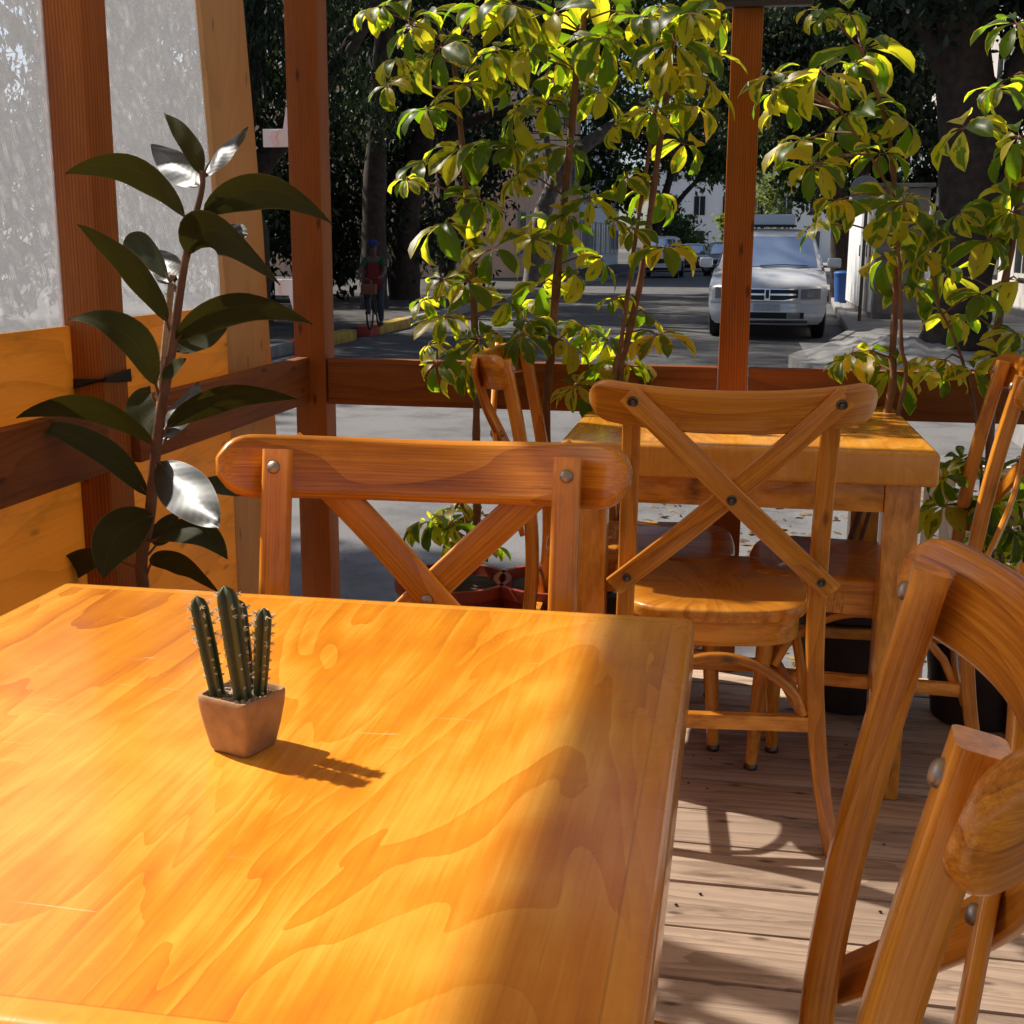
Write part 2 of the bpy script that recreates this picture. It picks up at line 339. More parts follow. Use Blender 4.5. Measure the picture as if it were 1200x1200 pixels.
# ------------------------------------------------------------------ mesh builder
class MB:
    def __init__(s): s.v, s.f, s.g = [], [], []
    def add(s, vs, fs, gs=None):
        b = len(s.v); s.v += [tuple(x) for x in vs]; s.f += [tuple(i+b for i in f) for f in fs]
        s.g += [tuple(x) for x in (gs if gs is not None else vs)]
    def box(s, c, d, bev=.003, axis=0, rot=None, seg=2):
        bm = bmesh.new(); bmesh.ops.create_cube(bm, size=1)
        bmesh.ops.scale(bm, vec=d, verts=bm.verts)
        if bev: bmesh.ops.bevel(bm, geom=list(bm.edges), offset=bev, segments=seg, profile=.6, affect='EDGES', clamp_overlap=True)
        bm.verts.ensure_lookup_table()
        off = Vector((random.random()*5, random.random()*5, random.random()*5))
        vs, gs = [], []
        for v in bm.verts:
            p = v.co.copy(); q = Vector((p[axis], p[(axis+1) % 3], p[(axis+2) % 3])) + off
            if rot is not None: p = rot @ p
            vs.append(p + Vector(c)); gs.append(q)
        s.add(vs, [[v.index for v in f.verts] for f in bm.faces], gs); bm.free(); return s
    def sweep(s, pts, wd, ht, side, sw=None, sh=None, r=.3, n=3, caps=True, closed=False):
        pts = [Vector(p) for p in pts]; side = Vector(side); N = len(pts)
        rad = r*min(wd, ht); prof = []
        for cx, cy, a0 in ((1, 1, 0), (-1, 1, 90), (-1, -1, 180), (1, -1, 270)):
            for i in range(n+1):
                a = R(a0 + 90*i/n); prof.append((cx*(wd/2-rad)+rad*math.cos(a), cy*(ht/2-rad)+rad*math.sin(a)))
        K = len(prof); vs, gs, fs = [], [], []; arc = random.random()*5; o2 = random.random()*5
        for i, p in enumerate(pts):
            if closed: t = (pts[(i+1) % N]-pts[i-1])
            else: t = pts[min(i+1, N-1)]-pts[max(i-1, 0)]
            t.normalize(); a = side - t*side.dot(t); a.normalize(); b = t.cross(a)
            if i: arc += (p-pts[i-1]).length
            fw = sw[i] if sw else 1; fh = sh[i] if sh else 1
            for x, y in prof:
                vs.append(p + a*x*fw + b*y*fh); gs.append((arc, x*fw+o2, y*fh))
        for i in range(N if closed else N-1):
            j = (i+1) % N
            for q in range(K):
                q2 = (q+1) % K; fs.append((i*K+q, i*K+q2, j*K+q2, j*K+q))
        if caps and not closed:
            fs.append(tuple(range(K))[::-1]); fs.append(tuple((N-1)*K+q for q in range(K)))
        s.add(vs, fs, gs); return s
    def tube(s, pts, rad, n=8, caps=True):
        pts = [Vector(p) for p in pts]; N = len(pts); vs, fs, gs = [], [], []
        rr = rad if isinstance(rad, (list, tuple)) else [rad]*N; arc = 0; a = None
        for i, p in enumerate(pts):
            t = (pts[min(i+1, N-1)]-pts[max(i-1, 0)]).normalized()
            if a is None: a = t.orthogonal().normalized()
            a = (a - t*a.dot(t)).normalized(); b = t.cross(a)
            if i: arc += (p-pts[i-1]).length
            for q in range(n):
                an = 2*math.pi*q/n; d = a*math.cos(an)+b*math.sin(an); vs.append(p+d*rr[i]); gs.append((arc, math.cos(an)*rr[i], math.sin(an)*rr[i]))
        for i in range(N-1):
            for q in range(n):
                q2 = (q+1) % n; fs.append((i*n+q, i*n+q2, (i+1)*n+q2, (i+1)*n+q))
        if caps: fs.append(tuple(range(n))[::-1]); fs.append(tuple((N-1)*n+q for q in range(n)))
        s.add(vs, fs, gs); return s
    def lathe(s, prof, c=(0, 0, 0), n=24, rot=None):
        vs, fs = [], []; c = Vector(c); K = len(prof)
        for r_, z in prof:
            for q in range(n):
                an = 2*math.pi*q/n; p = Vector((r_*math.cos(an), r_*math.sin(an), z)); vs.append((rot @ p if rot is not None else p)+c)
        for i in range(K-1):
            for q in range(n):
                q2 = (q+1) % n; fs.append((i*n+q, i*n+q2, (i+1)*n+q2, (i+1)*n+q))
        fs.append(tuple(range(n))[::-1]); fs.append(tuple((K-1)*n+q for q in range(n)))
        s.add(vs, fs); return s
    def poly(s, pts, thick, axis):                       # flat polygon given real thickness
        a = Vector(axis)*thick; n = len(pts); vs = [Vector(p) for p in pts]+[Vector(p)+a for p in pts]
        fs = [tuple(range(n)), tuple(range(2*n-1, n-1, -1))]+[(i, n+i, n+(i+1) % n, (i+1) % n) for i in range(n)]
        s.add(vs, fs); return s
    def build(s, name, mat, parent=None, smooth=True, ang=40, loc=None):
        me = bpy.data.meshes.new(name); me.from_pydata(s.v, [], s.f)
        at_ = me.attributes.new('g', 'FLOAT_VECTOR', 'POINT'); at_.data.foreach_set('vector', np.array(s.g, dtype=np.float32).ravel())
        bm = bmesh.new(); bm.from_mesh(me); bmesh.ops.recalc_face_normals(bm, faces=bm.faces) if getattr(s, 'recalc', True) else None
        bm.to_mesh(me); bm.free()
        if smooth:
            me.polygons.foreach_set('use_smooth', [True]*len(me.polygons)); me.set_sharp_from_angle(angle=R(ang))
        me.materials.append(mat)
        o = bpy.data.objects.new(name, me); C.objects.link(o)
        if parent is not None: o.parent = parent
        if loc is not None: o.location = loc
        return o

def spline(pts, n=24):                                   # Catmull-Rom through points
    P = [Vector(p) for p in pts]; P = [P[0]*2-P[1]]+P+[P[-1]*2-P[-2]]; out = []; k = len(P)-3
    for i in range(n+1):
        t = i/n*k; j = min(int(t), k-1); t -= j; a, b, c, d = P[j:j+4]
        out.append(.5*((2*b)+(c-a)*t+(2*a-5*b+4*c-d)*t*t+(3*b-a-3*c+d)*t**3))
    return out

# ================================================================== SETTING
ROAD = -.25; WALK = -.10
def sheet_obj(name, pts, z, mat):
    b = MB(); b.add([(x, y, z) for x, y in pts], [tuple(range(len(pts)))]); o = b.build(name, mat, None, False); return tag(o, kind='structure')
sheet_obj('ground', [(-400, -100), (400, -100), (400, 900), (-400, 900)], ROAD-.012, M['dirt'])
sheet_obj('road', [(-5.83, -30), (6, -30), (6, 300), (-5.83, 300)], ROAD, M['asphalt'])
sheet_obj('sunlit_road_sheet', [(-5.82, -29), (1.99, -29), (1.99, 11.6), (-5.82, 11.6)], ROAD+.004, M['pavement'])  # lighter sheet over the near road, sunlight put into its colour
def slab(name, pts, z0, z1, mat, loops=1):
    b = MB(); n = len(pts)
    b.add([(x, y, z0) for x, y in pts]+[(x, y, z1) for x, y in pts], [tuple(range(n, 2*n))]+[(i, (i+1) % n, n+(i+1) % n, n+i) for i in range(n)])
    return tag(b.build(name, mat, None, False), kind='structure')
slab('sidewalk', [(4.2, 300), (4.1, 80), (2.9, 48), (1.69, 20), (1.25, 17.6), (.72, 15.9), (.55, 15.1), (.62, 14.3), (1.1, 13.3), (2.0, 12.6), (2.0, -30), (30, -30), (30, 300)], ROAD-.01, WALK, M['concrete'])
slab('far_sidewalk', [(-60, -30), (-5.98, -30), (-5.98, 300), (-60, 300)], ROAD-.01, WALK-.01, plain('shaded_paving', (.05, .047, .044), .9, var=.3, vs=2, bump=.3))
b = MB()
yy = -20
while yy < 15.1: b.box((-5.9, yy+.5, ROAD+.07), (.15, .99, .16), .02); yy += 1
tag(b.build('kerb', M['kerb']), kind='structure')
b = MB(); yy = 21.2
while yy < 120: b.box((-5.9, yy+.5, ROAD+.07), (.15, .99, .16), .02); yy += 1
tag(b.build('kerb', M['kerb']), kind='structure')
for y0, L, mt, lb in ((15.6, .45, 'red', 'short worn red kerb end piece before the long yellow kerb'), (16.05, 2.0, 'yellow', 'worn yellow kerb stone in front of the dark trees at left'),
                      (18.75, .5, 'red', 'worn red kerb end piece just right of the cyclist'), (19.25, 1.9, 'yellow', 'worn yellow kerb stone behind the leaves right of the cyclist')):
    o = MB().box((-5.84, y0+L/2, ROAD+.075), (.24, L, .17), .03).build('kerb_stone', M[mt]); tag(o, lb, 'kerb stone', 'painted kerb stones across the street')
# right kerb along the parked car
b = MB()
for (x0, y0), (x1, y1) in zip([(1.25, 17.6), (1.69, 20), (2.02, 28), (2.46, 37)], [(1.69, 20), (2.02, 28), (2.46, 37), (2.9, 48)]):
    b.sweep([(x0, y0, WALK-.05), (x1, y1, WALK-.05)], .16, .14, (1, 0, 0), r=.2)
tag(b.build('kerb', M['kerb']), kind='structure')
# raised broken paving by the tree
b = MB(); vs, fs = [], []; NX, NY = 22, 22
for j in range(NY+1):
    for i in range(NX+1):
        a, c = i/NX*2-1, j/NY*2-1; rr = min(1, math.hypot(a, c)); p = Vector((1.75+a*1.0, 15.2+c*1.9))
        z = WALK+.004+(.17+.05*math.sin(i*1.7+j*.9)*math.sin(j*1.3))*max(0, 1-rr*rr)**.8*(1+.25*math.sin(a*5+1)*math.cos(c*4)) ; vs.append((p.x, p.y, z))
for j in range(NY):
    for i in range(NX): q = j*(NX+1)+i; fs.append((q, q+1, q+NX+2, q+NX+1))
b.add(vs, fs); tag(b.build('raised_paving', M['concrete']), 'pale mound of lifted concrete paving beside the tree on the right', 'paving mound')

# deck of the parklet
b = MB(); y = -1.924; k = 0
while y < 3.26:
    wv = .155
    x0 = -1.30
    for x1 in ((.62, 1.9) if k % 2 else (-.35, 1.9)):
        b.box(((x0+x1)/2, y+wv/2, -.016+random.uniform(-.0015, .0015)), (x1-x0-.003, wv-.0065, .032), .003, 0); x0 = x1
    y += wv; k += 1
deck = tag(b.build('deck', M['deck']), kind='structure'); DECK_END = y
b = MB()
for yb in (-1.88, .2, 1.7, DECK_END-.03): b.box((.3, yb, -.142), (3.2, .05, .218), .004)
for xb in (-1.27, .3, 1.87): b.box((xb, .68, -.085), (.05, 5.0, .10), .004)
b.build('joists', M['rail'], deck)
b = MB(); y = -1.924+.0775
while y < 3.2:
    for xx in random.sample((-.05, .3, .62, 1.24, 1.5), 2):
        for dx in (-.02, .02): b.lathe([(.0001, 0), (.0035, .0), (.003, .0012), (.0001, .0014)], (xx+dx+random.uniform(-.004, .004), y+random.uniform(-.05, .05), .0016), 6)
    y += .155
o = b.build('screw_heads', M['darksteel'], deck); o['kind'] = 'stuff'

# ---- posts, rails and wall of the parklet
WX = -1.24
def timber(name, label, cat, c, d, mat, axis, group=None, bev=.004, rot=None):
    return tag(MB().box(c, d, bev, axis, rot).build(name, mat), label, cat, group)
GP = 'timber posts of the terrace'
timber('wooden_post', 'reddish square post with a black strap, leftmost, between two plastic sheets', 'post', (-1.243, 2.232, .985), (.086, .094, 2.40), M['post'], 2, GP)
timber('wooden_post', 'reddish square corner post between the pale board and the street, white boards behind', 'post', (-1.183, 3.335, .985), (.090, .085, 2.40), M['post'], 2, GP)
timber('wooden_post', 'reddish square post crossing the silver car, black sign on top', 'post', (-.021, 3.335, .985), (.076, .086, 2.40), M['post'], 2, GP)
timber('wooden_post', 'reddish square corner post beyond the right edge of the view', 'post', (1.75, 3.335, .985), (.09, .086, 2.40), M['post'], 2, GP) if False else None
RZ0, RZ1 = .708, .836
GR = 'horizontal timber rails'
timber('wooden_rail', 'dark red horizontal rail running from the corner post behind the leafy plants', 'rail', (-.597, 3.312, (RZ0+RZ1)/2), (1.070, .038, RZ1-RZ0), M['rail'], 0, GR)
timber('wooden_rail', 'dark red horizontal rail right of the car post, behind the far table', 'rail', (.96, 3.312, (RZ0+RZ1)/2), (1.88, .038, RZ1-RZ0), M['rail'], 0, GR)
timber('wooden_rail', 'dark red rail at the left edge, ending at the strapped post', 'rail', (-1.213, .99, .775), (.036, 2.386, .128), M['rail'], 1, GR)
timber('wooden_rail', 'brown rail slanting between the strapped post and the corner post, behind the rubber plant', 'rail', (-1.200, 2.785, .775), (.034, 1.005, .128), M['rail'], 1, GR)
GPY = 'plywood sheets of the side wall'
o = tag(MB().box((-1.268, .70, .49), (.012, 2.966, 1.0), .001, 1).build('plywood_sheet', M['ply']), 'glowing orange plywood sheet left of the strapped post', 'plywood panel', GPY)
o = tag(MB().box((-1.268, 2.60, .494), (.012, .632, 1.0), .001, 1).build('plywood_sheet', M['ply']), 'brown plywood sheet behind the rubber plant, right of the strapped post', 'plywood panel', GPY)
pts = [(-1.262, 2.92, .0), (-1.262, 3.165, .0), (-1.262, 3.225, .62), (-1.262, 3.20, .888), (-1.262, 3.18, 1.18), (-1.262, 3.10, 1.75), (-1.262, 3.07, 1.93), (-1.262, 2.825, 1.93), (-1.262, 2.845, 1.70), (-1.262, 2.916, 1.05)]
b = MB().poly(pts, .015, (-1, 0, 0)); b.g = [(p[2], p[1], p[0]) for p in b.v]
tag(b.build('plywood_board', M['paleply'], None, False), 'tall pale plywood board leaning slightly, beside the corner post', 'plywood board', GPY)
GS = 'scratched plastic sheets'
for y0, y1, lb in ((1.86, 2.186, 'grey scratched plastic sheet left of the strapped post, at the photo edge'), (2.279, 2.912, 'grey scratched plastic sheet between the strapped post and the pale board')):
    tag(MB().box((-1.275, (y0+y1)/2, 1.58), (.004, y1-y0, 1.19), 0, 1).build('plastic_sheet', M['sheet']), lb, 'plastic sheet', GS)
# unseen roof over the terrace; its translucent sheet is added as warm fill
rt = thing('terrace_roof', 'unseen roof on rafters above the terrace, translucent cream sheet added as fill light', 'roof', (0, 0, 2.19))
b = MB(); x = -1.515
while x < 1.9: b.box((x+.07, .29, .115), (.136, 5.43, .022), .002, 1); x += .14
b.build('planking', M['fill_roofsheet'], rt)
for yb in (-2.2, -1.2, -.2, .8, 1.8, 2.8): MB().box((.2, yb, .05), (3.3, .05, .10), .003).build('rafter', M['roofwood'], rt)

# strap on the post
st = thing('strap', 'black webbing strap with silver buckle round the left post', 'strap', (-1.243, 2.232, .882))
b = MB()
ring = [(-.047, -.051), (.047, -.051), (.047, .051), (-.047, .051)]
b.sweep([(x, y, .006*(1 if x > 0 else -1)) for x, y in ring], .0035, .026, (.7, .7, 0), closed=True, r=.2)
b.build('webbing', M['black'], st)
b = MB(); b.sweep([(-.062+.013*math.cos(a), -.053, .0+.017*math.sin(a)) for a in [i*math.pi/8 for i in range(16)]], .005, .004, (0, 1, 0), closed=True, r=.4)
b.build('buckle', M['steel'], st)

# black sign at the top of the post
sg = thing('sign', 'black framed board fixed across the top of the car post', 'sign', (-.012, 3.262, 1.72))
MB().box((0, .012, .12), (.275, .02, .24), .002).build('board', M['blackgloss'], sg)
b = MB().box((0, 0, .006), (.29, .012, .012), .002)
b.box((0, 0, .236), (.29, .012, .012), .002); b.box((-.139, 0, .121), (.012, .012, .218), .002); b.box((.139, 0, .121), (.012, .012, .218), .002)
b.build('frame', plain('dark_sign_frame', (.03, .025, .024), .4), sg)
b = MB(); b.sweep([(.0+.011*math.cos(a), .0, .031+.011*math.sin(a)) for a in [i*math.pi/10 for i in range(20)]], .004, .003, (0, 1, 0), closed=True, r=.2)
b.build('lettering', M['cream'], sg)
b = MB().box((-.057, .0, .03), (.022, .003, .014), .001); b.build('lettering', M['ochre'], sg)

# two white chevron boards behind the corner post
for i, (u0, v0, u1, v1, tabv, tabu, lb) in enumerate(((309, 152, 384, 172, 128, 338, 'white board with pale pink chevron, upper of the two behind the corner post'), (323, 327, 352, 346, 362, 344, 'small white board with pale pink chevron, lower of the two behind the corner post'))):
    a = at(u0, (v0+v1)/2, 3.44); c = at(u1, (v0+v1)/2, 3.44); hh = (v1-v0)/F_PX*3.5
    wb = thing('chevron_board', lb, 'chevron board', (a.x, 3.44, a.z), 0, 'white chevron boards on the corner post')
    L = c.x-a.x
    b = MB().box((L/2, 0, 0), (L, .012, hh), .001)
    tx = at(tabu, v0, 3.44).x-a.x; sgn = 1 if tabv < v0 else -1
    tl = abs((v0 if sgn > 0 else v1)-tabv)/F_PX*3.5
    b.poly([(tx-.014, -.006, sgn*(hh/2-.0005)), (tx+.03, -.006, sgn*(hh/2-.0005)), (tx+.03, -.006, sgn*(hh/2+tl)), (tx-.003, -.006, sgn*(hh/2+tl))], .012, (0, 1, 0))
    b.box((L-.03 if i == 0 else L+.02, -.0275, 0), (.03, .04, .02), .001)
    b.build('board', M['white'], wb, False)
    MB().poly([(L*.16, -.009, -hh*.42), (L*.26, -.009, -hh*.42), (L*.20, -.009, 0), (L*.26, -.009, hh*.42), (L*.16, -.009, hh*.42), (L*.10, -.009, 0)], .003, (0, 1, 0)).build('chevron', M['pink'], wb, False)

# ================================================================== TABLES
def bolt(parent, p, n, r=.0085, mat='steel', ringed=False):
    q = Vector(n).normalized().to_track_quat('Z', 'Y').to_matrix()
    prof = [(.0001, -.002), (r, -.002), (r, .001), (r*.9, .0028), (r*.6, .0046), (.0001, .0054)]
    if ringed: prof = [(.0001, -.002), (r*1.15, -.002), (r*1.15, .0015), (r*.8, .0022), (r*.62, .0012), (r*.55, .0035), (r*.3, .0045), (.0001, .0045)]
    return MB().lathe(prof, p, 14, q).build('bolt', M[mat], parent)
def table(label, cx, cy, rz, sz, top, thick=.068, dp=None):
    t = thing('table', label, 'table', (cx, cy, 0), rz, 'square varnished tables')
    h = sz/2; dp = dp or sz
    MB().box((0, 0, .75-thick/2), (sz, dp, thick), .012, 1, seg=4).build('tabletop', M[top], t)
    a = h-.028; ay_ = dp/2-.028; lw = .07; az = .75-thick-.03
    for s in (-1, 1):
        MB().box((0, s*(ay_-.016), az), (2*a-2*lw-.002, .024, .06), .002, 0).build('apron', M['apron'], t)
        MB().box((s*(a-.016), 0, az), (.024, 2*ay_-2*lw-.002, .06), .002, 1).build('apron', M['apron'], t)
        for s2 in (-1, 1):
            MB().box((s*(a-lw/2), s2*(ay_-lw/2), (.75-thick)/2), (lw, lw, .75-thick), .004, 2).build('leg', M['apron'], t)
    return t
table('near square table with glossy orange plywood top, potted cactus on it', -.4075, .905, R(.3), .745, 'top1', dp=.795)
table('far square table in the shade before the plants, solid wood edge facing us', .012, 2.885, R(.6), .758, 'top2', .070)

# ================================================================== CHAIRS
def make_chair():
    t = thing('chair', 'x', 'chair', (0, 0, 0), 0, 'wooden cross-back chairs')
    wd = M['chair']
    # seat: rounded trapezoid slab
    N = 48; out = []
    for i in range(N):
        a = 2*math.pi*i/N; c, s_ = math.cos(a), math.sin(a); e = .42
        x = math.copysign(abs(c)**e, c); yv = math.copysign(abs(s_)**e, s_)
        hw = .205-.018*(yv*.5+.5); out.append((x*hw, -.012+yv*(.205+.028*(1-abs(x)**2)*(1 if yv > 0 else .4))))
    vs, fs, gs = [], [], []; lev = [(-.028, .965), (-.026, .99), (-.010, 1.0), (-.004, .995), (0, .975)]
    for z, k_ in lev:
        for x, y in out: vs.append((x*k_, y*k_, .458+z)); gs.append((y, x, z))
    L = len(lev)
    for k_, dz in ((.72, -.003), (.36, -.005)):
        for x, y in out: vs.append((x*k_, y*k_, .458+dz)); gs.append((y, x, 0))
    for l in range(L+1):
        for i in range(N): j = (i+1) % N; fs.append((l*N+i, l*N+j, (l+1)*N+j, (l+1)*N+i))
    vs.append((0, 0, .4525)); gs.append((0, 0, 0)); ci = len(vs)-1
    for i in range(N): fs.append(((L+1)*N+i, (L+1)*N+(i+1) % N, ci))
    fs.append(tuple(range(N))[::-1])
    b = MB(); b.add(vs, fs, gs); b.build('seat', wd, t, ang=50)
    b = MB(); ins = [(x*.90, -.012+(y+.012)*.89, .4045) for x, y in out]
    b.sweep(ins, .022, .050, (0, 0, 1) if False else (1, 0, 0), closed=True) if False else None
    vs, fs, gs = [], [], []
    for k_, z in ((.92, .428), (.92, .380), (.82, .380), (.82, .428)):
        for i, (x, y) in enumerate(out): vs.append((x*k_, y*k_, z)); gs.append((i*.026, z, k_*.2))
    for l in range(4):
        for i in range(N): j = (i+1) % N; l2 = (l+1) % 4; fs.append((l*N+i, l*N+j, l2*N+j, l2*N+i))
    b = MB(); b.add(vs, fs, gs); b.build('seat_frame', wd, t)
    for s in (-1, 1):
        pts = spline([(s*.226, .312, .002), (s*.203, .268, .14), (s*.187, .244, .30), (s*.182, .236, .44), (s*.180, .245, .58), (s*.179, .270, .74), (s*.180, .303, .896)], 30)
        MB().sweep(pts, .0335, .029, (1, 0, 0), r=.2, sw=[.86+.14*min(1, i/8) for i in range(31)]).build('rear_leg', wd, t)
        fl = MB().tube([(s*.158, -.165, .428), (s*.162, -.172, .30), (s*.168, -.182, .15), (s*.173, -.190, .014)], [.019, .019, .0165, .0135], 14).build('front_leg', wd, t)
        MB().lathe([(.0001, 0), (.015, 0), (.016, .006), (.012, .014), (.0001, .014)], (s*.1735, -.1905, .0005), 14).build('glide', M['darksteel'], fl)
        MB().lathe([(.0001, -.0015), (.012, -.0015), (.013, .003), (.0001, .003)], (s*.226, .312, .002), 12).build('glide', M['darksteel'], t)
    # top rail
    def ry(x): return .3365+.085*((.180/.254)**2.5-abs(x/.254)**2.5)
    n = 44; pts, sh, sw = [], [], []
    for i in range(n+1):
        q = i/n*2-1; x = .254*math.copysign(1-(1-abs(q))**1.35, q); e = max(0, abs(x)-.212)/.042; e = min(1, e)
        pts.append((x, ry(x), .862+.014*(x/.254)**2)); sh.append(max(.30, math.sqrt(max(0, 1-e**2.6)))); sw.append(max(.42, math.sqrt(max(0, 1-max(0, (e-.5)/.5)**2.2))))
    b = MB(); b.sweep(pts, .023, .080, (0, 1, -.26), sh=sh, sw=sw, r=.46, n=6); b.build('top_rail', wd, t, ang=75)
    # X strips bowed behind the rail
    for s in (-1, 1):
        up = Vector((s*.188, .370, .893)); lo = Vector((-s*.204, .258, .512)); pts = []
        for i in range(25):
            q = i/24; p = up.lerp(lo, q); bow = math.sin(math.pi*q)
            p.y += .030*bow + (.0062 if s > 0 else -.0062)*math.exp(-((q-.5)/.16)**2); pts.append(p)
        MB().sweep(pts, .041, .0115, (-s*.7, 0, .72), r=.3).build('cross_strip', wd, t)
        bolt(t, (s*.180, ry(.18)+.0385, .878), (0, 1, -.25), .0088, 'darksteel', True)
        bolt(t, (-s*.180, .2775, .534), (0, 1, -.2), .0078, 'darksteel', True)
        bolt(t, (s*.180, .2835, .877), (0, -1, .26), .0082, 'steel')
    mid = Vector((0, .370+.258, .893+.512))/2
    bolt(t, (0, mid.y+.030+.0125, mid.z), (0, 1, -.2), .0088, 'darksteel', True)
    bolt(t, (0, mid.y+.030-.0125, mid.z), (0, -1, .2), .0078, 'steel')
    # stretchers and bentwood hoops
    b = MB().box((0, .250, .245), (.362, .022, .030), .003, 0); b.build('stretcher', wd, t)
    b = MB().box((0, -.176, .215), (.306, .022, .028), .003, 0); b.build('stretcher', wd, t)
    for s in (-1, 1):
        MB().sweep([(s*.166, -.162, .225), (s*.186, .234, .235)], .022, .028, (1, 0, 0), r=.2).build('stretcher', wd, t)
        hp = [(s*(.160+.012*q/16), -.15+.372*q/16, .245+.135*math.sin(math.pi*(q/16))**.62) for q in range(17)]
        MB().sweep(hp, .018, .017, (1, 0, 0), r=.3).build('hoop', wd, t)
    hp = [(-.166+.332*q/20, .250, .262+.112*math.sin(math.pi*(q/20))**.6) for q in range(21)]
    MB().sweep(hp, .018, .018, (0, 1, 0), r=.3).build('hoop', wd, t)
    hp = [(-.142+.284*q/20, -.172, .231+.142*math.sin(math.pi*(q/20))**.6) for q in range(21)]
    MB().sweep(hp, .018, .017, (0, 1, 0), r=.3).build('hoop', wd, t)
    return t
ch = make_chair()
GC = 'wooden cross-back chairs'
ch.location = (-.365, 1.135, 0); ch.rotation_euler = (0, 0, R(2.5)); ch['label'] = 'chair at the far side of the cactus table, its back frame facing us'
dup(ch, (-.044, 2.545, 0), R(180+6), 'chair seen from behind with bolted X back, drawn up to the far table', GC)
dup(ch, (-.160, .828, 0), R(-90-4), 'closest chair at the right edge, curved top rail seen from its side', GC)
dup(ch, (-.225, 2.90, 0), R(90+3), 'chair left of the far table, side-on before the leafy plants', GC)
dup(ch, (.265, 2.80, 0), R(-90-5), 'chair right of the far table, seen side-on against the low plants', GC)

# ================================================================== CACTUS
pc = thing('potted_cactus', 'three slim cactus stems in a square tapered clay pot on the near table', 'potted cactus', (-.378, .8725, .7505), R(-19))
b = MB(); vs, fs = [], []; prof = [(.0, .0165), (.0, .0225), (.003, .0245), (.02, .0285), (.036, .0315), (.045, .0325), (.048, .0325), (.0495, .0315), (.0495, .0290), (.047, .0275), (.041, .0270), (.041, .001)]
NS = 40
for z, h in prof:
    for i in range(NS):
        a = 2*math.pi*(i+.5)/NS; c, s_ = math.cos(a), math.sin(a); e = 2/9.; vs.append((math.copysign(abs(c)**e, c)*h*.80, math.copysign(abs(s_)**e, s_)*h*.80, z*.95))
for l in range(len(prof)-1):
    for i in range(NS): j = (i+1) % NS; fs.append((l*NS+i, l*NS+j, (l+1)*NS+j, (l+1)*NS+i))
fs.append(tuple(range(NS))[::-1]); b.add(vs, fs); b.build('pot', M['clay'], pc, ang=50)
b = MB()
for i in range(260):
    p = Vector((random.uniform(-.0205, .0205), random.uniform(-.0205, .0205), .0415+random.random()*.0035)); r_ = random.uniform(.0012, .0028)
    b.lathe([(.0001, -r_*.7), (r_, -r_*.2), (r_*.8, r_*.4), (.0001, r_*.7)], p, 5)
o = b.build('gravel', M['gravel'], pc, True); o['kind'] = 'stuff'
def cactus(u0, v0, u1, v1, r_, dy):
    bs = at(u0, v0, .8725+dy); tp = at(u1, v1, .8725+dy)
    inv = Matrix.Rotation(-R(-19), 3, 'Z'); o3 = Vector((-.378, .8725, .7505))
    A = inv @ (bs-o3); B = inv @ (tp-o3); A.z = .036
    ax = (B-A); L = ax.length; ax.normalize(); s1 = ax.orthogonal().normalized(); s2 = ax.cross(s1)
    nr, nn, K = 5, 50, 26; vs, fs, gs = [], [], []
    for k_ in range(K+1):
        q = k_/K; rad = r_*(.82+.18*min(1, q*2))*(1 if q < .86 else math.sqrt(max(.0, 1-((q-.86)/.14)**2))*.98+.02)
        for i in range(nn):
            a = 2*math.pi*i/nn; rb = abs(math.cos(nr*a/2)); rr = rad*(.66+.34*rb**1.6)
            vs.append(A+ax*(L*q)+(s1*math.cos(a)+s2*math.sin(a))*rr); gs.append((q, rb, 0))
    for k_ in range(K):
        for i in range(nn): j = (i+1) % nn; fs.append((k_*nn+i, k_*nn+j, (k_+1)*nn+j, (k_+1)*nn+i))
    b = MB(); b.add(vs, fs, gs); c = b.build('cactus_stem', M['cactus'], pc, ang=70)
    b = MB()
    for k_ in range(10):
        q = .08+.88*k_/9.5
        for i in range(nr):
            a = 2*math.pi*i/nr; rad = r_*(1 if q < .86 else math.sqrt(max(.05, 1-((q-.86)/.14)**2)))
            d = s1*math.cos(a)+s2*math.sin(a); p = A+ax*(L*q)+d*rad*.97
            if random.random() < .12: continue
            q += random.uniform(-.02, .02); n_ = random.choice((3, 5, 6)) if q < .6 else random.choice((7, 9, 12)); ln = .0022 if q < .6 else .0042
            for _ in range(n_):
                dv = (d+Vector((random.uniform(-1, 1), random.uniform(-1, 1), random.uniform(-.6, 1)))*.8).normalized()*ln*random.uniform(.5, 1.1)
                b.tube([p-d*.0005, p+dv], [.0005, .00022], 4)
            b.lathe([(.0001, -.0008), (.0011, 0), (.0001, .0009)], p, 5)
    o = b.build('spines', M['spine'], c, False); o['kind'] = 'stuff'
cactus(257, 822, 230, 698, .0075, -.006)
cactus(286, 826, 263, 686, .0088, -.010)
cactus(292, 812, 279, 702, .0062, .010)
cactus(303, 818, 309, 712, .0068, .002)

